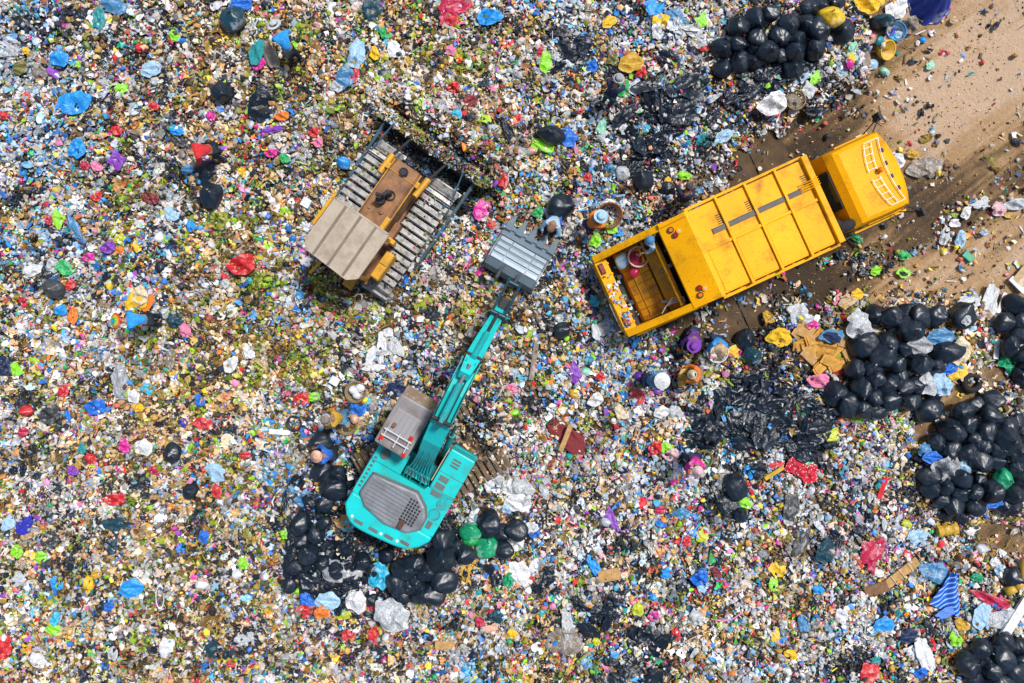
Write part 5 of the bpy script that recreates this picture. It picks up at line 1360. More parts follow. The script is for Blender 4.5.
for r_ in """60 58 17 15 0 brightblue bag|bright blue bag
75 104 17 31 70 brightblue bag|long bright blue bag
77 150 16 16 0 brightblue bag|bright blue bag
114 6 24 14 10 steelblue lump|steel blue crumpled bag
99 20 11 18 0 teal lump|teal crumpled bag
242 5 17 13 0 blue bag|royal blue bag
152 70 15 13 0 paleblue bag|pale blue bag
121 90 13 11 0 lime arms|lime green crumpled bag
141 49 11 7 0 red lump|red crumpled bag
154 106 9 7 0 red lump|red crumpled bag
4 116 8 7 0 red lump|red scrap
26 97 8 6 -30 red lump|red and white scrap
26 51 7 6 0 yellow lump|yellow scrap
175 37 9 9 0 lime lump|lime green crumpled bag
211 117 9 8 0 magenta lump|magenta crumpled bag
116 160 13 14 0 purple arms|purple crumpled bag
97 167 10 8 0 pink lump|pink crumpled bag
85 166 9 7 0 crimson lump|crimson crumpled bag
117 131 7 10 80 red lump|narrow red crumpled bag
40 75 14 10 0 greybrown lump|grey-brown crumpled cloth
22 68 12 12 0 olive lump|olive crumpled bag
372 10 22 22 0 darkteal arms|dark teal cloth
450 11 22 26 60 crimson arms|crimson and pink cloth
452 20 12 10 0 red lump|red crumpled bag
356 56 15 24 20 paleblue lump|pale blue and white bag
396 52 20 14 40 white sheet|white plastic sheet
346 78 14 18 0 steelblue lump|slate blue crumpled bag
355 76 7 13 10 red lump|narrow red crumpled bag
337 87 12 10 0 palegrey bag|clear grey bag
283 116 11 7 0 orange lump|orange-red crumpled bag
272 130 19 6 -10 purple lump|purple strip of cloth
253 111 8 9 0 violet lump|violet crumpled bag
293 47 10 10 0 lime bag|lime green bag
375 53 7 11 -20 yellow lump|yellow crumpled bag
383 73 8 8 0 darkteal bag|dark teal ball
385 34 10 9 0 green lump|green crumpled bag
394 121 12 10 0 magenta lump|magenta crumpled bag
343.5 163 13 11 20 brightblue bag|blue striped ball
437 155 10 10 0 purple bag|purple ball
419 145 8 7 0 violet lump|violet scrap
315 132 8 8 0 red lump|red crumpled bag
272 153 9 7 0 magenta lump|magenta crumpled bag
285 159 9 8 0 green lump|green crumpled bag
319 142 7 8 0 pink lump|pink crumpled bag
451 50 9 9 0 pink lump|pink crumpled bag
454 87 9 9 0 red lump|red crumpled bag
469 103 15 11 -20 maroon lump|dark red crumpled bag
457 114 9 8 0 cyan lump|cyan crumpled bag
491 18 12 20 70 brightblue lump|bright blue crumpled bag
518 118 6 10 -20 red lump|narrow red crumpled bag
542 52 8 8 0 crimson lump|crimson crumpled bag
546 62 10 19 -8 lime bag|lime green bottle-shaped bag
592 67 9 9 0 blue lump|blue crumpled bag
610 22 12 9 -20 yellow lump|yellow crumpled bag
657 10 20 17 0 brightblue arms|bright blue crumpled cloth
675 16 17 12 35 steelblue arms|steel blue strips
661 22 15 12 -30 yellow lump|yellow printed bag
632 64 19 17 0 mustard lump|orange-yellow bag
641 73 9 9 0 red lump|red crumpled bag
702 22 14 13 0 lime arms|lime green crumpled bag
612 60 10 10 0 olive lump|olive clump
457 20 4 4 0 red lump|tiny red scrap
624 90 12 15 -10 green bag|green sack
637 88 13 13 0 palegrey bag|pale grey bag
569 50 22 14 40 black lump|black torn bag
583 44 16 20 30 black lump|black torn bag
572 137 18 17 35 blue sheet|blue striped bag
542 146 20 10 25 lime lump|lime green bag
511 138 9 26 -15 black lump|long black bag
529 151 10 8 0 peach bag|peach coloured ball
562 32 12 10 0 darkgrey lump|dark grey bag
601 128 9 11 40 mint lump|pale green crumpled bag
702 141 11 11 0 teal bag|teal bag
722 138 20 9 -30 paleblue lump|pale blue and yellow packet
646 129 8 6 0 cyan lump|cyan scrap
623 174 14 13 0 palegrey bag|pale round bag
595 241 10 12 0 lime lump|lime green crumpled bag
610 228 12 10 30 lime lump|bright green crumpled bag
617 232 11 9 0 brightblue lump|bright blue crumpled bag
538 213 9 9 0 green lump|green crumpled bag
502 179 9 18 -12 red bag|tall red bag
481 211 17 20 20 magenta arms|magenta cloth
491 225 8 7 0 red lump|red crumpled bag
588 177 7 7 0 red lump|red crumpled bag
684 176 12 7 0 lime lump|lime green crumpled bag
668 180 5 5 0 yellow lump|tiny yellow scrap
98 196 8 8 0 red lump|red crumpled bag
152 198 14 9 30 maroon lump|dark red crumpled bag
57 219 11 14 0 lime arms|lime green crumpled bag
50 220 6 7 0 crimson lump|small crimson scrap
74 227 9 24 -25 steelblue bag|long slate blue bag
67 269 17 15 0 green arms|green torn bag
71 285 8 9 0 red lump|red crumpled bag
73 317 9 14 0 orange lump|orange-red crumpled bag
244 264 21 17 0 red bag|big red bag
225 278 7 7 0 red lump|small red scrap
225 284 7 8 0 palegrey lump|pale grey scrap
185 331 11 11 20 pink lump|pink crumpled bag
90 257 9 7 0 magenta lump|magenta crumpled bag
110 247 11 10 0 purple lump|purple crumpled bag
120 250 7 7 0 orange lump|orange scrap
33 271 17 10 -25 white bag|white oval bag
53 266 12 12 0 palegrey lump|pale bag
172 215 12 12 0 paleblue lump|pale blue bag
191 227 8 10 0 brightblue lump|bright blue crumpled bag
159 238 9 9 0 white bag|white ball
120 240 11 8 0 yellowgreen lump|yellow-green bag
61 310 12 9 0 brightblue lump|bright blue crumpled bag
175 322 14 12 0 darkteal lump|dark teal bag
5 367 14 17 -30 navy bag|navy blue bag
17 370 10 11 0 lime lump|lime green crumpled bag
27 411 13 11 0 red bag|round red bag
63 392 9 10 0 red lump|red crumpled bag
24 432 8 8 0 crimson lump|crimson scrap
52 413 15 15 0 darkgrey lump|dark grey torn bag
98 406 15 13 10 blue bag|royal blue bag
138 408 11 7 0 yellow lump|yellow bag
134 396 11 12 0 white lump|white crumpled bag
147 388 11 10 0 cyan arms|cyan crumpled bag
125 445 8 12 -30 magenta bag|magenta bag
91 459 11 9 0 red bag|red bag
144 447 16 14 0 white lump|white crumpled bag
155 470 10 9 0 crimson bag|crimson bag
117 498 18 10 0 red lump|flat red bag
217 491 8 12 0 red lump|red crumpled bag
204 425 17 13 0 red arms|red cloth
200 401 9 10 0 blue bag|royal blue bag
184 422 9 11 0 indigo arms|indigo crumpled bag
73 471 9 8 0 purple lump|purple crumpled bag
246 455 8 6 0 red lump|red scrap
82 449 7 9 0 teal lump|teal crumpled bag
119 380 14 24 0 grey sheet|grey plastic sheet
218 470 24 18 20 paleblue sheet|pale blue plastic sheet
249 353 10 11 0 white bag|white box-like bag
232 364 9 14 20 white lump|white crumpled bag
178 452 8 8 0 peach bag|peach coloured ball
170 360 8 18 0 greybrown lump|grey-brown rag
25 527 22 14 -35 indigo arms|indigo blue bag
9 524 16 14 0 paleblue arms|pale blue sheet
17 552 11 11 0 lime lump|lime green crumpled bag
42 557 10 10 0 lime lump|lime green crumpled bag
116 527 20 16 10 darkteal sheet|dark teal sheet
114 546 7 12 0 darkteal lump|dark teal strip
50 540 16 14 0 darkgrey lump|dark grey bag
57 584 11 11 0 brightblue bag|bright blue bag
88 585 10 14 20 yellow lump|yellow crumpled bag
97 574 8 8 0 mustard lump|orange-yellow scrap
133 588 17 16 10 brightblue lump|bright blue bag
109 607 10 7 -30 blue lump|blue crumpled bag
3 646 18 20 0 red bag|large red bag
38 661 15 13 0 white lump|white crumpled bag
55 630 12 9 30 lime lump|lime green crumpled bag
204 536 9 12 10 blue lump|blue crumpled bag
231 664 8 6 0 red lump|red crumpled bag
202 585 11 9 0 white bag|white oval lid
211 649 10 18 35 darkteal lump|dark teal bag
243 564 10 10 0 lime lump|lime green crumpled bag
56 618 7 11 0 cyan lump|cyan crumpled bag
236 574 9 9 0 white bag|white round lid
113 653 9 12 0 palegrey lump|pale grey bag
166 648 16 18 10 white arms|white crumpled bag
245 640 18 12 0 palegrey sheet|pale plastic sheet
19 580 18 12 -20 palegrey arms|pale plastic scrap
146 530 8 8 0 greybrown lump|grey-brown rag
358 408 14 13 0 blue bag|royal blue bag
303 399 12 11 30 red bag|red bag
314 397 10 7 0 lime lump|lime green crumpled bag
397 385 22 16 -20 navy sheet|navy blue sheet
382 351 9 28 0 white sheet|long white film
370 357 7 20 30 white sheet|long white film
376 368 16 7 0 white sheet|flat white film
394 346 9 20 -30 palegrey sheet|pale film
614 522 9 20 -25 purple arms|purple crumpled bag
607 521 11 11 0 palegrey bag|pale round lid
681 514 14 10 20 steelblue bag|slate blue bag
661 510 9 7 0 crimson lump|crimson scrap
684 543 14 9 0 red arms|red crumpled bag
656 447 10 11 0 red bag|red bag
667 450 13 13 0 lime arms|lime green crumpled bag
672 454 12 10 0 palepink bag|pale pink bag
700 577 13 12 0 blue bag|royal blue bag
667 573 9 9 0 brightblue lump|bright blue crumpled bag
594 566 9 18 -20 brightblue bag|long bright blue bag
638 609 10 12 0 yellowgreen lump|yellow-green bag
654 597 8 8 0 brightblue bag|bright blue ball
560 640 26 24 -20 greybrown sheet|grey-brown sheet
568 626 10 26 -10 palegrey sheet|pale film sheet
676 634 8 12 0 red lump|red crumpled bag
626 643 8 8 0 lime bag|lime green ball
636 652 10 11 0 cream bag|cream ball
654 615 8 8 0 magenta lump|magenta scrap
596 642 7 7 0 yellowgreen lump|yellow-green scrap
696 618 12 14 0 palegrey bag|pale grey bag
701 588 8 8 0 paleblue bag|pale blue bag
716 573 8 8 0 maroon lump|dark red scrap
703 536 14 13 0 yellowgreen arms|yellow-green bag
744 503 13 9 20 lime lump|lime green packet
833 437 19 13 0 yellowgreen arms|yellow-green bag
686 541 8 8 0 red lump|red crumpled bag
684 514 9 8 0 cyan lump|cyan crumpled bag
776 465 13 5 -20 red lump|narrow red strip
792 512 15 26 -5 darkgrey sheet|dark grey sheet
800 540 13 24 20 darkgrey sheet|dark grey sheet
750 471 10 12 20 brightblue lump|bright blue edge of a dark bag
757 471 14 16 20 black lump|black torn bag
731 493 20 30 20 black sheet|black plastic sheet
812 327 12 8 -20 magenta lump|magenta crumpled bag
800 318 24 20 30 palegrey arms|pale plastic film
778 571 15 14 0 yellow arms|yellow crumpled bag
773 585 10 12 0 lime arms|lime green crumpled bag
803 624 11 14 0 steelblue bag|slate blue bag
818 590 10 8 0 brightblue lump|bright blue crumpled bag
776 636 10 12 0 yellow arms|pale yellow bag
791 654 12 8 20 yellow lump|yellow bag
843 617 11 16 -10 white sheet|white crumpled film
910 636 14 12 0 navy lump|navy blue bag
955 640 11 12 0 lime lump|lime green crumpled bag
921 672 10 8 0 blue lump|blue bag
961 625 12 10 0 mustard lump|mustard bag
876 661 7 10 0 teal lump|teal scrap
906 525 9 9 0 yellowgreen lump|yellow-green bag
869 675 20 22 0 red arms|red bundle
872 557 22 26 20 crimson arms|crimson and white bundle
932 571 20 18 0 steelblue sheet|blue and violet film
917 537 18 11 -20 paleblue lump|pale blue bag
924 655 14 30 -15 white sheet|long white film
917 652 18 12 -10 white arms|white film
980 660 10 9 0 palegrey bag|pale lump
884 624 18 12 -10 brightblue lump|blue and white packet
826 551 16 20 0 darkteal lump|dark teal rag
1004 362 13 12 0 emerald bag|dark green bag
1012 371 9 9 0 emerald lump|green scrap
904 274 12 10 0 lime arms|lime green crumpled bag
904 256 10 8 0 green lump|green crumpled bag
876 271 8 8 0 lime lump|lime green scrap
856 238 12 6 30 green lump|flat green bag
944 237 8 16 20 palegrey lump|pale crumpled film
960 240 9 14 0 paleblue lump|blue and white packet
983 204 18 8 -20 palegrey arms|pale crumpled film
965 214 8 10 0 white lump|white crumpled bag
998 210 12 12 0 palepink lump|pale pink crumpled paper
1016 204 16 9 0 palegrey lump|pale grey film
897 162 12 12 0 white lump|white crumpled bag
913 154 10 7 0 mustard lump|mustard scrap
928 168 24 20 0 greybrown sheet|grey-brown sheet
947 166 8 8 0 brown lump|brown scrap
816 79 13 12 0 lime arms|lime green crumpled bag
799 76 26 16 0 paleblue arms|pale blue film
808 90 12 12 0 palegrey arms|pale film
768 318 10 10 0 mustard lump|mustard scrap
857 295 10 10 0 yellow bag|yellow bag
847 303 16 8 -30 tan lump|tan crumpled paper
923 40 6 6 0 brightblue bag|bright blue ball
909 25 15 14 0 greybrown bag|grey-brown sack
899 9 22 18 -40 white sheet|white crumpled sheet
884 72 7 9 30 mint bag|mint green cup
873 64 9 9 0 paleblue bag|pale blue cup
931 66 9 8 0 mint arms|pale green crumpled bag
864 48 8 7 0 navy lump|navy scrap
870 84 4 4 0 tan lump|tan scrap
954 20 6 6 0 tan lump|tan scrap
968 304 24 14 0 palegrey arms|clear crumpled film
1000 618 24 14 -50 palegrey bag|grey-beige bag
984 617 14 26 -10 paleblue sheet|pale blue and white sheet
993 600 30 8 25 crimson lump|crimson and blue strip
1000 607 14 6 20 blue lump|blue strip
977 577 10 8 0 emerald lump|dark green scrap
981 549 9 9 0 palegrey bag|grey lid
995 562 9 8 0 white lump|white scrap
999 569 7 8 0 paleblue lump|pale blue packet
610 320 34 22 -20 paleblue sheet|pale blue plastic sheet
640 322 10 14 -10 paleblue lump|pale blue film
594 302 10 10 0 cyan lump|cyan crumpled bag
586 372 10 8 0 mint bag|mint green cup
573 394 8 7 30 mustard bag|orange-yellow ball
511 389 11 8 30 pink lump|pink packet
514 412 7 10 0 lime bag|lime green ball
576 374 14 18 -20 purple arms|purple rag
600 377 8 7 0 red lump|red scrap
640 377 10 9 0 violet bag|violet ball
637 395 12 12 20 red sheet|dusty red rag
596 399 12 10 -20 white lump|white box lid
621 413 12 12 0 cream bag|cream bag
675 414 13 12 0 palegrey bag|pale grey bag
662 412 12 10 0 white bag|white bag
492 485 16 14 0 white lump|white bag
510 487 14 14 0 white lump|white bag
498 480 12 12 0 palegrey lump|pale bag
522 490 20 18 0 palegrey lump|large pale bag
519 503 20 15 20 white lump|white crumpled bag
507 508 9 9 0 paleblue lump|pale blue bag
536 566 8 14 0 white sheet|white crumpled film
522 574 18 26 -25 white sheet|large white film
508 580 9 14 0 emerald bag|tall dark green bag
467 571 12 22 0 mustard arms|orange-yellow crumpled bag
474 560 10 8 0 mustard arms|orange-yellow crumpled bag
446 578 9 11 0 teal lump|turquoise scrap
371 605 11 8 40 red lump|red crumpled bag
298 590 8 8 0 lime bag|lime green ball
289 548 8 12 0 paleblue bag|pale blue oval bag
284 534 8 10 0 lime bag|lime green bag
350 590 8 8 0 white lump|white scrap
305 498 12 12 0 steelblue lump|steel blue bag
325 536 14 12 0 steelblue lump|steel blue crumpled bag
348 525 12 10 0 cyan lump|bright cyan bag
340 520 18 12 35 cardboard lump|tan torn wrapping
496 616 14 12 0 darkteal bag|dark teal bag
480 622 9 9 0 crimson bag|crimson bag
492 630 16 8 0 peach arms|peach coloured net
512 634 9 9 0 yellow bag|bright yellow bag
516 540 14 16 0 white lump|white bag
535 531 9 10 0 blue lump|blue and white bag
425 650 14 6 -30 lime lump|lime green packet
374 637 10 14 0 red arms|red crumpled bag
349 637 12 12 0 red arms|red crumpled bag""".split('\n'):
    a, desc = r_.split('|'); px, py, w_, h_, an, c, shp = a.split()
    S(float(px), float(py), float(w_) * (1.08 if shp == 'bag' else 1.22), float(h_) * (1.08 if shp == 'bag' else 1.22), float(an), c, desc, 'litter piece' if shp != 'bag' else 'plastic bag', shp, group=G1)

# ------------------------------------------------------------------ objects with parts
def base(px, py, name, label, cat, rz=0, lift=.04, group=None):
    p = on(px, py, lift); o = empty(name, (p.x, p.y, hz1(p.x, p.y) + lift), R(-rz)); tag(o, label, cat, group); return o
WICK = plastic('wicker', (.36, .27, .14), .8, .5, .6, 30, alt=(.12, .08, .04))
def ring_loft(prof, n=28, wob=0):
    mb = MB(); L = [[mb.bm.verts.new((r_ * math.cos(t) * (1 + wob * math.sin(3 * t)), r_ * math.sin(t), z)) for t in [2 * math.pi * i / n for i in range(n)]] for r_, z in prof]
    for A, B in zip(L, L[1:]):
        for i in range(n): mb.bm.faces.new((A[i], A[(i + 1) % n], B[(i + 1) % n], B[i]))
    mb.bm.faces.new(L[0][::-1]); mb.bm.faces.new(L[-1]); return mb
def basket(px, py, d, label, colour=None, name='wicker_basket', h=.22, tilt=0, mat=None, lift=.03):
    r = d / 2 * .0282; t = base(px, py, name, label, 'basket', lift=lift); t.rotation_euler.x = R(tilt)
    m_ = mat or WICK
    b_ = ring_loft([(r * .72, 0), (r * .74, .0), (r, h), (r * .93, h), (r * .66, .03), (r * .3, .02)]).build('basket_wall', m_, t, True)
    MB().torus((0, 0, h), r * .97, .022, 30, 8).build('rim', m_, t, True); return t
basket(357, 391.5, 21, 'wicker basket holding three white bags left of the excavator cab')
for dx, dy, s in ((-4, -1, 8), (3, -3, 8), (0, 4, 7)): item(rubbish_bag(357 + dx, 391.5 + dy, s, 'white', lift=.26, knot=False, name='white_bag', tilt=.1), '', 'bag', 357 + dx, 391 + dy, 'white bags in the basket', full={-4: 'left', 3: 'upper right', 0: 'lowest'}[dx] + ' of three white bags in the upper wicker basket')
basket(348, 423, 20, 'brown wicker basket tipped beside the grey hat person', tilt=14)
item(rubbish_bag(354, 419, 8, 'peach', lift=.26, knot=False, name='peach_bag', tilt=.1), '', 'bag', 354, 419, full='peach coloured bag inside the tipped wicker basket')
basket(793, 102, 20, 'round wire basket full of scraps below the heap above the truck')
item(flat(793, 102, 15, 14, 0, 'greybrown', 'cloth', 'rag', LUMP_ME, lift=.2), '', 'rag', 793, 102, full='brown rag in the round basket above the truck cab')
basket(323, 444, 19, 'dark round tub with pale scraps left of the excavator', mat=pm('darkgrey', 'solid'), name='round_tub', h=.2)
basket(295.5, 423, 15, 'small dark tub with pale rim of scraps above left of excavator', mat=pm('black', 'solid'), name='round_tub', h=.16)
basket(680, 382, 19, 'basket lined with a yellow bag beside the white hat', mat=pm('darkgrey', 'cloth'), h=.25)
item(flat(684, 378, 13, 22, 10, 'mustard', 'film', 'yellow_liner', FILM_ME, lift=.30), '', 'bag', 684, 378, full='yellow liner bag hanging over the basket beside the white hat')
basket(716, 352, 22, 'clear plastic basin under the straw hat person', mat=pm('palegrey', 'solid'), name='plastic_basin', h=.16)
item(flat(732, 351, 18, 8, -30, 'yellow', 'film', 'yellow_packet', lift=.2), '', 'packet', 732, 351, full='yellow and red packet beside the straw hat person')
basket(702, 458, 18, 'olive net basket behind the pink hat person', mat=pm('olive', 'cloth'))
basket(608, 213, 26, 'brown woven sack lying open beside the pale blue hat', name='woven_sack', mat=plastic('sack_weave', (.30, .13, .07), .85, .4, .4, 26, alt=(.10, .05, .03)), tilt=20, h=.34)
basket(636.5, 258, 20, 'pink rimmed basket resting in the truck hopper', mat=pm('palepink', 'solid'), name='pink_basket', h=.34, lift=1.1)
item(rubbish_bag(636.5, 258, 12, 'crimson', lift=1.28, knot=False, name='crimson_bag', tilt=.1), '', 'bag', 636, 258, full='dark crimson bag inside the pink rimmed basket')
item(rubbish_bag(623, 260, 12, 'paleblue', lift=1.2, asp=1.3, knot=False, name='paleblue_bag', tilt=.1), '', 'bag', 623, 260, full='pale blue bag left of the pink basket in the truck hopper')
item(rubbish_bag(634.5, 273, 8, 'crimson', lift=1.3, knot=False, name='crimson_scrap', tilt=.1), '', 'bag', 634, 273, full='small crimson bag below the pink basket in the hopper')
basket(891.5, 35, 20, 'open woven sack with mixed contents beside the yellow tub', name='woven_sack', mat=pm('steelblue', 'cloth'), h=.3)
for dx, dy, c in ((-4, 3, 'palepink'), (1, -3, 'indigo'), (2, 2, 'cyan'), (6, 0, 'palegrey'), (-3, -3, 'tan')):
    item(flat(891.5 + dx, 35 + dy, 7, 9, random.uniform(0, 90), c, 'film', 'packet', LUMP_ME, lift=.26), f'{dict(palepink="pale pink", indigo="dark blue", cyan="cyan", palegrey="pale grey", tan="tan")[c]} packet in the woven sack', 'packet', 891 + dx, 35 + dy, 'packets in the woven sack')
tb = base(881, 50, 'yellow_tub', 'yellow tub lying tipped at the road edge', 'tub', rz=-50, lift=.18); tb.rotation_euler.x = R(30)
ring_loft([(.15, -.12), (.17, -.12), (.27, .26), (.245, .26), (.14, -.09), (.05, -.09)]).build('tub_wall', pm('mustard', 'solid'), tb, True)
MB().torus((0, 0, .26), .26, .018, 30, 8).build('rim', pm('yellow', 'solid'), tb, True)
item(rubbish_bag(880, 41, 9, 'teal', lift=.42, knot=False, name='teal_bag'), '', 'bag', 880, 41, full='teal bag stuffed in the mouth of the yellow tub')
item(rubbish_bag(883, 46, 6, 'cream', lift=.46, knot=False, name='cream_cup'), '', 'cup', 883, 46, full='small cream cup on the yellow tub')
# bag of the rainbow-hat worker
fb = base(136, 301, 'printed_sack', 'yellow and orange printed sack beside the rainbow hat', 'sack', rz=-28, lift=.12)
inst('sack_body', LUMP_ME[1], pm('yellow', 'cloth'), fb).scale = (.36, .27, .20)
q = inst('sack_mouth', LUMP_ME[2], pm('cream', 'cloth'), fb); q.scale = (.20, .24, .20); q.location = (.24, .08, .04)
q = inst('sack_border', FILM_ME[3], pm('orange', 'cloth'), fb); q.scale = (.40, .32, .10); q.location = (-.02, .0, -.02)
# tyre
ty = base(971.5, 382.5, 'tyre', 'worn black tyre lying between the black bag heaps', 'tyre', lift=.12)
MB().torus((0, 0, 0), .215, .085, 36, 12, 1.15).build('tread', RUB, ty, True)
tr_ = MB()
for i in range(36):
    a = 2 * math.pi * i / 36; tr_.beam((.285 * math.cos(a), .285 * math.sin(a), -.06), (.285 * math.cos(a + .05), .285 * math.sin(a + .05), .06), .02, .02)
tr_.build('tread_block', RUB, ty)
MB().torus((0, 0, .05), .16, .018, 30, 6).build('bead', RUB, ty, True)
# yellow bag with blue print beside the tyre
yb = base(953, 369, 'printed_bag', 'yellow bag with a blue patch just above the tyre', 'bag', rz=-10, lift=.16)
q = inst('bag_body', LUMP_ME[0], pm('yellow', 'film'), yb); q.scale = (.34, .34, .25)
q = inst('blue_patch', LUMP_ME[3], pm('blue', 'film'), yb); q.scale = (.2, .16, .2); q.location = (-.12, .04, .1)
# cardboard heap
for i, (px, py, w_, h_, an) in enumerate([(808,333,18,12,20), (815,345,16,12,-30), (826,354,18,12,10), (812,358,20,12,40), (838,349,16,12,-15), (831,362,16,10,25), (848,357,14,10,60), (802,346,14,10,0), (821,338,14,10,-50), (845,343,12,10,10), (838,366,14,8,-20), (854,346,10,8,30), (798,336,12,8,40), (806,350,13,10,70), (820,368,14,9,-35), (843,335,12,9,25), (813,340,15,10,-10), (829,350,12,9,55)]):
    t = base(px, py, 'cardboard_box', '', 'box', rz=an, lift=.10 + .03 * (i % 3), group='flattened cardboard boxes in the heap'); PEND.append((t, 'flattened cardboard box', px, py))

    a_, b_ = w_ * .0282 / 2, h_ * .0282 / 2; t.rotation_euler.x = random.uniform(-.3, .3); t.rotation_euler.y = random.uniform(-.3, .3)
    cm = plastic('orange_card', (.58, .30, .05), .85, .35, .2, 7) if i % 3 else pm('cardboard', 'card')
    MB().box(-a_, a_, -b_, b_, 0, .05).build('box_body', cm, t)
    MB().box(-a_, a_, b_ - .005, b_ + b_ * .6, .03, .04, 0, Matrix.Rotation(random.uniform(.2, .7), 3, 'X')).build('flap', cm, t)
    MB().box(-a_ - a_ * .4, -a_ + .005, -b_, b_, .03, .04, 0, Matrix.Rotation(random.uniform(-.6, .6), 3, 'Y')).build('flap', cm, t)
item(flat(833, 337, 26, 16, -10, 'steelblue', 'cloth', 'blue_cloth', ARM_ME, lift=.28), '', 'cloth', 833, 337, full='dark blue cloth spread over the cardboard heap')
item(flat(833, 337, 18, 10, 20, 'navy', 'cloth', 'navy_cloth', LUMP_ME, lift=.34), '', 'cloth', 833, 337, full='navy rag lying on the dark blue cloth')
for px, py, w_, c, l in ((819, 380, 20, 'pink', 'pink crumpled cloth below the cardboard heap'), (838, 372, 10, 'red', 'red crumpled bag below the cardboard heap'), (778, 338, 26, 'yellow', 'yellow and pink printed sheet left of the cardboard heap')):
    item(flat(px, py, w_, w_ * .7, 10, c, 'cloth', 'cloth', LUMP_ME, lift=.14), '', 'cloth', px, py, full=l)
# planks, sticks, boards
def plank(px, py, L, w_, an, c, label, name='plank', th=.04, lift=.14, cat='plank', splits=0):
    t = base(px, py, name, label, cat, rz=an, lift=lift); a_, b_ = L * .0282 / 2, w_ * .0282 / 2
    MB().box(-a_, a_, -b_, b_, 0, th, .006).build('board', pm(c, 'card'), t)
    if splits:
        for i in range(1, splits): x = -a_ + 2 * a_ * i / splits; MB().box(x - .02, x + .02, -b_ - .02, b_ + .02, th, th + .025, .004).build('batten', pm('tan', 'card'), t)
    return t
plank(901, 573, 42, 9, -38, 'cardboard', 'short wooden pallet piece with battens right of the crimson bundle', 'pallet_piece', splits=4)
plank(876, 589, 24, 11, -20, 'brown', 'brown board lying below left of the pallet piece')
plank(774, 473, 22, 4, -32, 'mustard', 'narrow yellow lath left of the red spotted cloth')
plank(865.5, 59, 13, 8, 80, 'greybrown', 'small tan board beside the yellow tub')
plank(882, 488, 22, 5, -72, 'red', 'red painted stick in the litter left of the round heap')
plank(964, 329, 20, 4, 35, 'white', 'short white stick between the black bags')
plank(996, 349, 20, 5, -85, 'white', 'upright white stick left of the right-hand black bags')
plank(1001, 303, 22, 4, -70, 'white', 'leaning white stick above the right-hand black bags')
plank(1017, 285, 20, 6, 45, 'white', 'white foam strip on tan board at the right edge', 'foam_strip', th=.05)
plank(1024, 275, 14, 22, 40, 'tan', 'tan board at the right edge beside the foam strip')
plank(1014, 617, 44, 9, -58, 'white', 'long white foam beam above the corner heap', 'foam_beam', th=.10)
plank(280, 432, 21, 5, 3, 'white', 'flat white foam tray left of the grey hat person', 'foam_tray')
plank(335, 381, 9, 8, 30, 'white', 'small square white box left of the wicker basket', 'white_box', th=.08)
plank(306.5, 203, 9, 9, 30, 'white', 'square white carton left of the bulldozer', 'carton', th=.08)
plank(534, 360, 5, 40, 8, 'greybrown', 'dusty grey board standing in litter right of the stick')
plank(445, 645, 20, 9, 0, 'cardboard', 'tan cardboard piece near the bottom edge')
plank(609, 575, 22, 12, -10, 'cardboard', 'torn tan cardboard above the lower black film')
plank(770, 200, 8, 6, 0, 'tan', 'small tan chip beside the truck')
# bent orange pipe at the right edge
pp = base(1013, 585, 'orange_frame', 'bent orange-yellow frame at the right edge', 'frame', lift=.2)
MB().tube([Vector((.30, .75, .1)), Vector((.18, .15, .15)), Vector((.0, -.05, .1)), Vector((-.22, -.2, .02))], .12, 12).build('tube', pm('mustard', 'solid'), pp, True)
# cloth with folds
bc = base(945, 598, 'striped_cloth', 'blue cloth with pale stripes lying near the lower right', 'cloth', lift=.26)
n1, n2 = 26, 34; Vv = []; pts_l = [(-34, 24), (-20, 6), (-5, -18), (4, -36), (14, -38)]; 
out_l = [(-17, 7), (-9, -6), (0, -20), (5, -26), (12, -25)]; out_b = [(-17, 7), (-8, 11), (0, 14), (8, 18), (13, 17)]
for i in range(n2):
    v_ = i / (n2 - 1)
    L_ = Vector((-26 + 22 * (1 - v_) ** 1.0 + 0, 0, 0))
    xl = -16 + 21 * v_; yl = -6 + 31 * v_ ** .9; xr = 14.5 - 1.0 * v_; yr = -19 + 44 * v_
    for j in range(n1):
        u_ = j / (n1 - 1); x = xl + (xr - xl) * u_; y = yl + (yr - yl) * u_
        Vv.append((x * .0282, y * .0282, .06 * math.sin(u_ * 9 + v_ * 3) + .05 * float(vnoise(u_ * 5, v_ * 5, 3))))
I = np.arange(n1 * n2).reshape(n2, n1); F = np.stack([I[:-1, :-1], I[:-1, 1:], I[1:, 1:], I[1:, :-1]], -1).reshape(-1, 4)
m, nt, b = nodes('striped_fabric'); tc = nt.nodes.new('ShaderNodeTexCoord'); wv = nt.nodes.new('ShaderNodeTexWave'); wv.inputs['Scale'].default_value = 2.6; wv.inputs['Distortion'].default_value = .6
mp = nt.nodes.new('ShaderNodeMapping'); mp.inputs['Rotation'].default_value = (0, 0, R(62)); nt.links.new(tc.outputs['Object'], mp.inputs[0]); nt.links.new(mp.outputs[0], wv.inputs[0])
r = ramp(nt, wv.outputs['Fac'], [(0, (.008, .07, .42)), (.78, (.01, .10, .50)), (.92, (.25, .50, .80)), (1, (.3, .55, .85))]); nt.links.new(r.outputs[0], b.inputs['Base Color']); b.inputs['Roughness'].default_value = .7
link('cloth', np_mesh('cloth', np.array(Vv), F, True), bc, m)
q = inst('folded_edge', FILM_ME[2], m, bc); q.scale = (.34, .12, .12); q.rotation_euler.z = R(20); q.location = (-.02, -.40, .06)
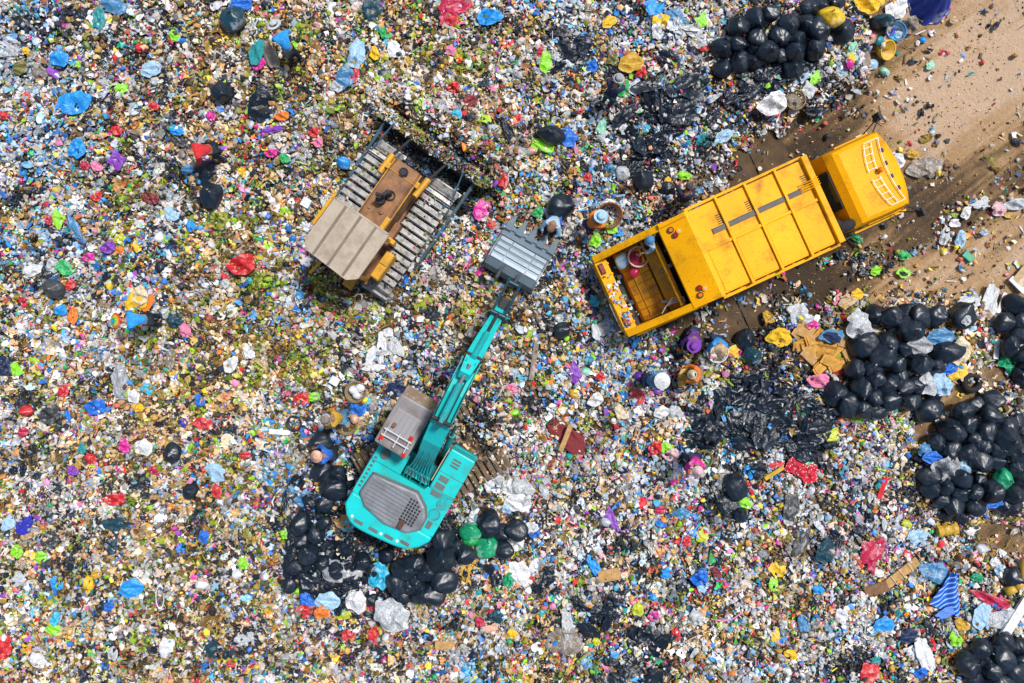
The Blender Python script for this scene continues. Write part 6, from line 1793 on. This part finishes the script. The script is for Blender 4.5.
# red spotted cloth
m, nt, b = nodes('spotted_fabric'); tc = nt.nodes.new('ShaderNodeTexCoord'); vo = nt.nodes.new('ShaderNodeTexVoronoi'); vo.inputs['Scale'].default_value = 4.2; nt.links.new(tc.outputs['Object'], vo.inputs['Vector'])
r = ramp(nt, vo.outputs['Distance'], [(0, (.75, .7, .7)), (.20, (.75, .7, .7)), (.26, (.5, .01, .03)), (1, (.45, .01, .03))]); nt.links.new(r.outputs[0], b.inputs['Base Color']); b.inputs['Roughness'].default_value = .8
for px, py, w_, h_, an, l in ((794, 466, 18, 18, 0, 'red cloth with white spots, upper piece above another spotted cloth'), (807, 474, 20, 18, 30, 'red cloth with white spots, lower right piece of the two')):
    p = on(px, py, .16); o = inst('spotted_cloth', LUMP_ME[4], m); o.location = p; o.scale = (w_ * .015, h_ * .015, .18); o.rotation_euler.z = R(-an); tag(o, l, 'cloth')
# maroon sheet with tan strip
mr = base(565, 434, 'maroon_sheet', 'maroon sheet with a tan strip across it right of the excavator', 'sheet', rz=33, lift=.16)
q = inst('sheet', FILM_ME[5], pm('maroon', 'cloth'), mr); q.scale = (.58, .30, .28)
MB().box(-.02, .12, -.46, .30, .22, .27, .01, Matrix.Rotation(.2, 3, 'Z')).build('tan_strip', pm('cardboard', 'card'), mr)
# blue cone of cloth top right
cc = base(929, 4, 'blue_cloth_cone', 'royal blue pleated cloth standing like a cone at the top edge', 'cloth', lift=.0)
mb = MB(); n = 72; L = []
for r_, z in ((.56, .03), (.50, .10), (.38, .42), (.22, .75), (.10, .95), (.02, 1.0)):
    L.append([mb.bm.verts.new((r_ * (1 + .13 * abs(math.sin(4.5 * t + .5)) * min(1, r_ * 3)) * math.cos(t), r_ * (1 + .13 * abs(math.sin(4.5 * t + .5)) * min(1, r_ * 3)) * math.sin(t), z)) for t in [2 * math.pi * i / n for i in range(n)]])
for A, B in zip(L, L[1:]):
    for i in range(n): mb.bm.faces.new((A[i], A[(i + 1) % n], B[(i + 1) % n], B[i]))
mb.bm.faces.new(L[-1]); mb.build('pleated_cloth', plastic('royal_cloth', (.008, .04, .30), .7, .3, .2, 6), cc, True)
mb = MB().torus((0, 0, .03), .56, .035, 40, 6, .6); mb.build('hem', pm('palepink', 'cloth'), cc, True)
# small toy-like tube of packets at the road
item(flat(852, 53, 14, 18, 30, 'mint', 'film', 'green_packet', LUMP_ME, lift=.1), '', 'packet', 852, 53, full='pale green packet above a pink ball at the road edge')
item(flat(850, 60, 9, 12, 30, 'yellow', 'film', 'yellow_packet', LUMP_ME, lift=.15), '', 'packet', 850, 60, full='yellow packet between a green packet and a pink ball')
item(rubbish_bag(848, 64, 10, 'magenta', lift=.16, knot=False, name='pink_ball', tilt=0), '', 'ball', 848, 64, full='magenta ball at the road edge left of the yellow tub')
item(flat(842, 71, 12, 12, 0, 'paleblue', 'film', 'clear_film', LUMP_ME, lift=.06), '', 'plastic film', 842, 71, full='clear bluish film below the magenta ball')
# sack of the worker in bright blue, straps and tails
item(flat(258, 52, 12, 26, 10, 'teal', 'cloth', 'teal_sack', LUMP_ME, lift=.2), '', 'sack', 258, 52, full='teal side of an open sack beside the bright blue shirt')
item(flat(271, 56, 14, 28, -25, 'greybrown', 'cloth', 'striped_sack', LUMP_ME, lift=.22), '', 'sack', 271, 56, full='mauve and grey sack beside the bright blue shirt')
item(flat(260, 64, 10, 14, 40, 'magenta', 'cloth', 'pink_rag', LUMP_ME, lift=.16), '', 'rag', 260, 64, full='pink-violet rag hanging below the grey sack')
for px, py, w_, h_, an, c, l in ((176, 131, 16, 10, 10, 'brightblue', 'blue and white packet above the red shirt worker'), (178, 142, 20, 8, 25, 'darkgrey', 'dark rubber scrap above the red shirt worker'), (194, 146, 16, 10, 40, 'darkgrey', 'dark grey cloth right of the red shirt worker'),
                              (206, 172, 22, 26, 30, 'black', 'black bag below right of the red shirt worker'), (211, 165, 6, 20, -30, 'purple', 'purple strip on the black bag beside the red shirt worker'), (188, 170, 12, 10, 0, 'steelblue', 'blue bag below the red shirt worker'), (197, 160, 7, 6, 0, 'mint', 'mint green scrap right of the red shirt worker')):
    item(flat(px, py, w_, h_, an, c, 'film', 'scrap', LUMP_ME, lift=.15), '', 'litter piece', px, py, full=l)
# yellow tube bag lower right
yt = base(948, 530, 'yellow_sleeve', 'yellow crinkled sleeve with a black mouth below the round heap', 'bag', rz=-8, lift=.2)
mb = MB(); n = 20; L = []
for i in range(9):
    x = -.30 + .58 * i / 8; r_ = .15 + .02 * math.sin(i * 2.2)
    L.append([mb.bm.verts.new((x, r_ * (1 + .08 * math.sin(5 * t + i)) * math.cos(t), r_ * .8 * math.sin(t))) for t in [2 * math.pi * k_ / n for k_ in range(n)]])
for A, B in zip(L, L[1:]):
    for i in range(n): mb.bm.faces.new((A[i], A[(i + 1) % n], B[(i + 1) % n], B[i]))
mb.bm.faces.new(L[0]); mb.build('sleeve', pm('mustard', 'film'), yt)
MB().cyl((.272, 0, 0), (.276, 0, 0), .125, n=18).build('mouth', pm('black', 'solid'), yt)
item(flat(971, 527, 22, 20, 0, 'white', 'film', 'white_film', ARM_ME, lift=.1), '', 'plastic film', 971, 527, full='white crumpled film spilling from the yellow sleeve')
item(flat(987, 311, 16, 56, 18, 'palegrey', 'film', 'clear_sheet', FILM_ME, lift=.08, i=1), '', 'plastic film', 987, 311, full='long clear plastic sheet between the two black bag heaps')
item(rubbish_bag(962, 315, 26, 'black', lift=.2), '', 'rubbish bag', 962, 315, full='torn black bag with white contents above the tyre')
item(flat(966, 321, 9, 10, 10, 'palegrey', 'film', 'white_scrap', LUMP_ME, lift=.48), '', 'litter piece', 966, 321, full='white scrap on the torn black bag above the tyre')
# green bin lid on the road
gl = base(966.5, 257, 'green_container', 'small green plastic container on the road', 'container', rz=40, lift=.03)
MB().box(-.16, .16, -.10, .10, 0, .12, .02).build('container_body', pm('emerald', 'solid'), gl); MB().box(-.17, -.10, -.11, .11, .10, .14, .01).build('lid', pm('teal', 'solid'), gl)
# cream disc, white ring handles, pink rope
cd = base(227, 439.5, 'bucket_cover', 'cream round lid lying in the lower left litter', 'lid', lift=.12); ring_loft([(.17, 0), (.17, .02), (.15, .03), (.05, .022)]).build('disc', pm('cream', 'solid'), cd)
tr2 = base(160, 597, 'white_ring_handle', 'thin white looped handle in the lower left litter', 'handle', rz=0, lift=.15); mb = MB().torus((0, 0, 0), .16, .016, 26, 6)
for v in mb.bm.verts: v.co.y *= 2.0; v.co.x *= .7
mb.build('loop', pm('white', 'solid'), tr2)
def rope(pts, c, label, r_=.02):
    P_ = [on(x, y, .14) for x, y in pts]; mb = MB(); mb.tube(P_, r_, 6); o = mb.build('rope', pm(c, 'solid')); tag(o, label, 'rope')
rope([(711, 619), (722, 621), (733, 619), (741, 613)], 'pink', 'pink rope lying right of the lower black film')
rope([(276, 512), (272, 502), (276, 494), (281, 489)], 'white', 'short white cord left of the excavator')

# dark timber mats under the truck
for i in range(6):
    x0 = -5.4 + i * 1.05
    for s, (y0, y1) in enumerate(((-2.6, -.03), (.03, 2.3 if i > 1 else 1.9))):
        if s == 0 and i > 3: continue
        t = MB(); c_, s_ = math.cos(TR['a']), math.sin(TR['a'])
        n_ = 1; dz = .045 + .008 * ((i + s) % 2)
        t.box(x0, x0 + 1.0, y0, y1, dz - .03, dz, .006, Matrix.Rotation(random.uniform(-.02, .02), 3, 'Z'))
        o = t.build('ground_plate', paint('plate_mud', (.12, .078, .045), (.06, .04, .022), .75, 2.6, .9, bmp=.5)); o.location = (TR['o'][0], TR['o'][1], 0); o.rotation_euler.z = TR['a']
        tag(o, f"muddy dark ground plate {'above' if s else 'below'} the truck, {ORD[i]} from its rear end", 'ground plate', 'muddy plates laid under the truck')
finish_labels()
# any label still shared gets a small place word
